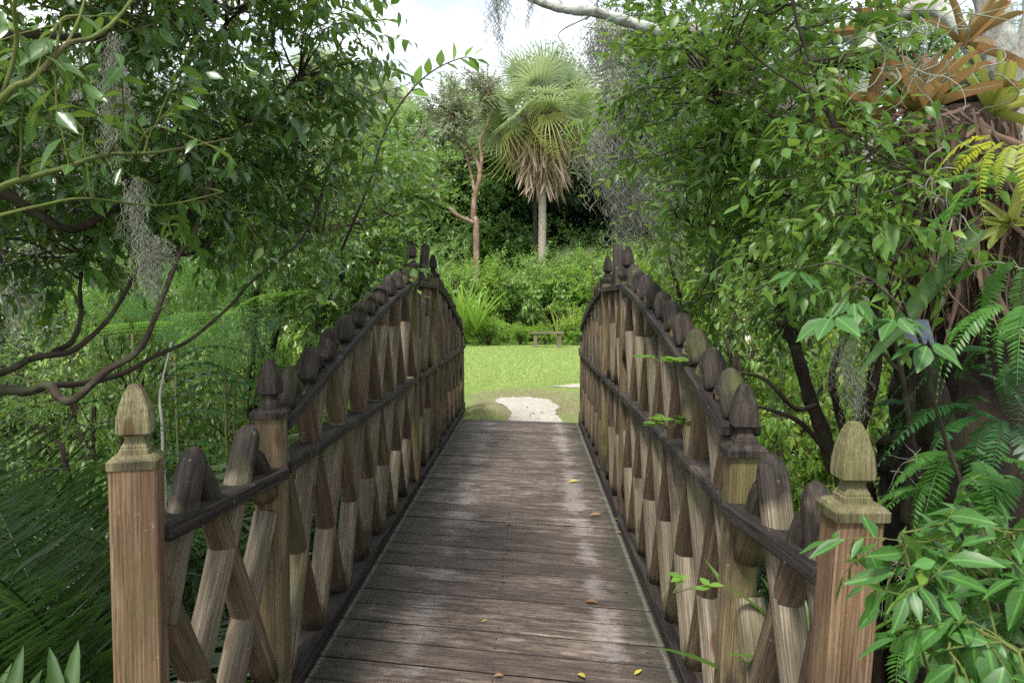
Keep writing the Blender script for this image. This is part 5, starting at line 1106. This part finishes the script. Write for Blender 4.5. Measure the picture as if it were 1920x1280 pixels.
def veil():
    tb = np.array([1.75, 2.7, -.9]); L_ = [([tb, at(1690, 700, 2.5), at(1660, 520, 2.35), at(1600, 380, 2.3)], .012, .004), ([at(1660, 520, 2.35), at(1720, 420, 2.3), at(1740, 330, 2.3)], .006, .003), ([at(1690, 700, 2.5), at(1600, 600, 2.5), at(1540, 540, 2.5)], .007, .003)]
    bl = [blob(1610, 400, 2.35, 110, 70, .15), blob(1560, 540, 2.5, 110, 60, .2), blob(1660, 480, 2.35, 70, 60, .15), blob(1560, 270, 2.4, 80, 60, .2)]
    leafy('broadleaf_sapling', 'thin leafy sapling hanging in front of the dead brown leaf skirt on the right', 'sapling', tb, L_, bl, 20, 5, ('bark_dark', 'leaf_mid'), leaf=.072, ln=.22, nl=7, hi=.06, subr=.004, thick=.0016)
veil()
# air-plant curls
def curlmoss(px, py, Y, rpx, n, lpx, th, label):
    c = at(px, py, Y); mb = MB(); curls(mb, c, rpx / F * Y, n, lpx / F * Y, th); tag(put('air_plant', mb, 'moss_pale', None, c), label, 'air plant', 'pale curly air plants')
curlmoss(1730, 60, 2.2, 42, 12, 170, .0026, 'pale curly air plant tangled above the orange bromeliad')
curlmoss(1790, 120, 2.3, 30, 11, 150, .0028, 'pale curly air plant between the bromeliad and the lichened trunk')
curlmoss(1770, 370, 2.3, 26, 8, 190, .0028, 'long pale curly air plant dangling before the dead brown leaves')
curlmoss(1790, 460, 2.3, 22, 6, 130, .0026, 'lower pale curly air plant above the green strap leaf')
curlmoss(1730, 860, 2.45, 24, 10, 90, .0018, 'pale curly air plant at the foot of the black trunk')
curlmoss(1655, 470, 2.6, 30, 6, 100, .0018, 'thin pale curls among the sapling leaves left of the trunk')
curlmoss(1740, 1090, 2.3, 40, 40, 90, .0014, 'wiry grey air plant low down behind the near right post')
# ferns on the trunk
for px, py, Y, sc, n, mt, ax, lab in ((1915, 255, 2.0, .20, 7, 'fern_yellow', (1.5, 4.6), 'yellow fern on the trunk at the right edge under the green bromeliad'), (1925, 350, 2.1, .26, 7, 'fern', (2.0, 4.6), 'light green fern below the yellow one at the right edge'),
                                      (1925, 480, 2.2, .26, 7, 'fern', (2.0, 4.4), 'green fern halfway down the right edge'), (1935, 560, 1.9, .24, 9, 'fern', (2.0, 4.4), 'bright fresh fern at the right edge level with the slate plate'),
                                      (1900, 660, 2.4, .26, 9, 'fern_dark', (1.5, 5), 'dark fern just under the bright fern'), (1800, 690, 2.6, .2, 6, 'fern_dark', (1.5, 5), 'small dark fern in the middle of the black trunk'), (1750, 760, 2.6, .2, 6, 'fern_dark', (1.5, 5), 'small dark fern on the left of the black trunk'),
                                      (1880, 770, 2.4, .32, 10, 'fern_dark', (1.5, 5), 'large dark hanging fern on the trunk above the corner bush'), (1820, 850, 2.3, .30, 9, 'fern', (1.5, 5), 'green hanging fern in front of the trunk foot'), (1925, 880, 2.2, .3, 9, 'fern', (1.5, 5), 'green hanging fern at the right edge behind the corner bush'),
                                      (1790, 930, 2.4, .25, 7, 'fern', (1.5, 5), 'lowest green fern between trunk and corner bush'), (1720, 1180, 2.2, .3, 8, 'fern', (0, 6.2), 'low fern beside the near right post at ground level')):
    rosette('fern', at(px, py, Y), lab, 'fern', FERN, n, sc * 1.15, mt, -.9, .25, ax[0], ax[1] + .6, group='ferns on the old tree')
# slate plate
def plate():
    c = at(1712, 622, 2.62); r = root('sign_plate', c, 'small slate-blue plate with faint etched rings jutting out beside the black trunk', 'sign'); Rm = Matrix.Rotation(-.25, 3, 'Z') @ Matrix.Rotation(math.radians(38), 3, 'X'); Rm = np.array(Rm)
    m_ = MB(); box(m_, c, (.115, .13, .008), Rm, .002, long=1); put('plate', m_, 'slate', r, smooth=False)
    e = MB(); k_ = np.linspace(0, 6.283, 25)
    for rr, ox in ((.016, -.01), (.009, -.01)): tube(e, c + (np.column_stack([ox + rr * np.cos(k_), rr * np.sin(k_) - .02, 0 * k_ + .0045]) @ Rm.T), .0012, 4, cap=False)
    tube(e, c + (np.array([(-.005, .0, .0045), (.004, .02, .0045), (.02, .028, .0045)]) @ Rm.T), .0012, 4); put('etching', e, 'etch', r)
    p_ = MB(); box(p_, c + (0.01, .03, -.35), (.03, .03, .66), None, .003); put('post', p_, 'bark_old', r, smooth=False)
plate()

# ------------------------------------------------------------------ small things on the deck
def gp(px, py, z=.002):
    d = _CM @ Vector(((px - 960) / F, (640 - py) / F, -1)); t = (z - CAMZ) / d.z; return np.array([d.x * t, d.y * t, z])
for px, py, ln, a_, mt, lab in ((1083, 1262, .062, -1.1, 'fallen', 'yellow fallen leaf at the bottom of the deck, left of the green-yellow one'), (1189, 1264, .045, .7, 'fallen', 'green-yellow fallen leaf at the bottom right of the deck'), (903, 1165, .03, .5, 'fallen', 'small curled yellow leaf in the middle of the near planks'),
                                (1097, 1127, .07, -.5, 'fallen_brown', 'long orange-brown leaf on the white wear streak'), (1065, 904, .10, .05, 'fallen', 'yellow leaf far up the deck on the white streak'), (1105, 966, .09, -.05, 'fallen_brown', 'tan leaf on the deck left of the seedling'), (1153, 998, .03, .2, 'fallen_brown', 'small orange leaf under the seedling'),
                                (925, 1266, .045, -.2, 'fallen_brown', 'pinkish brown leaf at the bottom of the deck'), (870, 1036, .03, .4, 'fallen', 'tiny yellow leaf on the left side of the deck'), (838, 890, .04, .1, 'fallen', 'tiny yellow leaf near the left railing'), (1070, 803, .09, .3, 'fallen_brown', 'brown leaf at the far right of the deck'), (1084, 812, .08, -.4, 'fallen_brown', 'curled brown leaf at the foot of the far right railing'),
                                (1165, 1000, .05, 2.1, 'fallen_brown', 'dry leaf wedged by the right bottom rail')):
    p = gp(px, py, .006); m_ = MB(); place(m_, leafproto(.38, -.15, .35), [p], [(math.cos(a_), math.sin(a_), .05)], [(0, -.2, 1)], ln, R.random()); tag(put('fallen_leaf', m_, mt, None, p), lab, 'leaf', 'fallen leaves on the deck')
def seedling(p, n, h, label, grp=True, sl=.028, mat='leaf_bright'):
    p = np.asarray(p, float); r = root('seedling', p, label, 'seedling', 'seedlings on the right railing'); s_ = MB(); lm = MB()
    for k_ in range(n):
        e = p + R.normal(size=3) * [.05, .05, 0] + (0, -.01, h * R.uniform(.5, 1)); tube(s_, [p, (p + e) / 2 + (0.005, 0, .005), e], .0016, 4); m2 = 5; az = R.random(m2) * 6.28; D = np.column_stack([np.cos(az), np.sin(az), R.random(m2) * .4]); place(lm, LEAFW, np.tile(e, (m2, 1)) - (0, 0, .01) * R.random((m2, 1)), D, (0, -.3, 1), R.uniform(sl * .7, sl * 1.2, m2), R.random(m2) * .8)
    put('stem', s_, 'stem', r); put('leaves', lm, mat, r)
seedling(gp(1172, 992), 5, .07, 'leafy seedling growing from the deck edge at the right railing')
seedling(at(1262, 1112, 1.55), 2, .03, 'tiny two-leaved seedling on the right bottom rail')
seedling(at(1262, 690, 2.9), 4, .05, 'creeper sprig hanging on the upper poles of the right railing', sl=.06)
seedling(at(1250, 805, 3.0), 5, .06, 'creeper sprig on the middle board of the right railing', sl=.05)
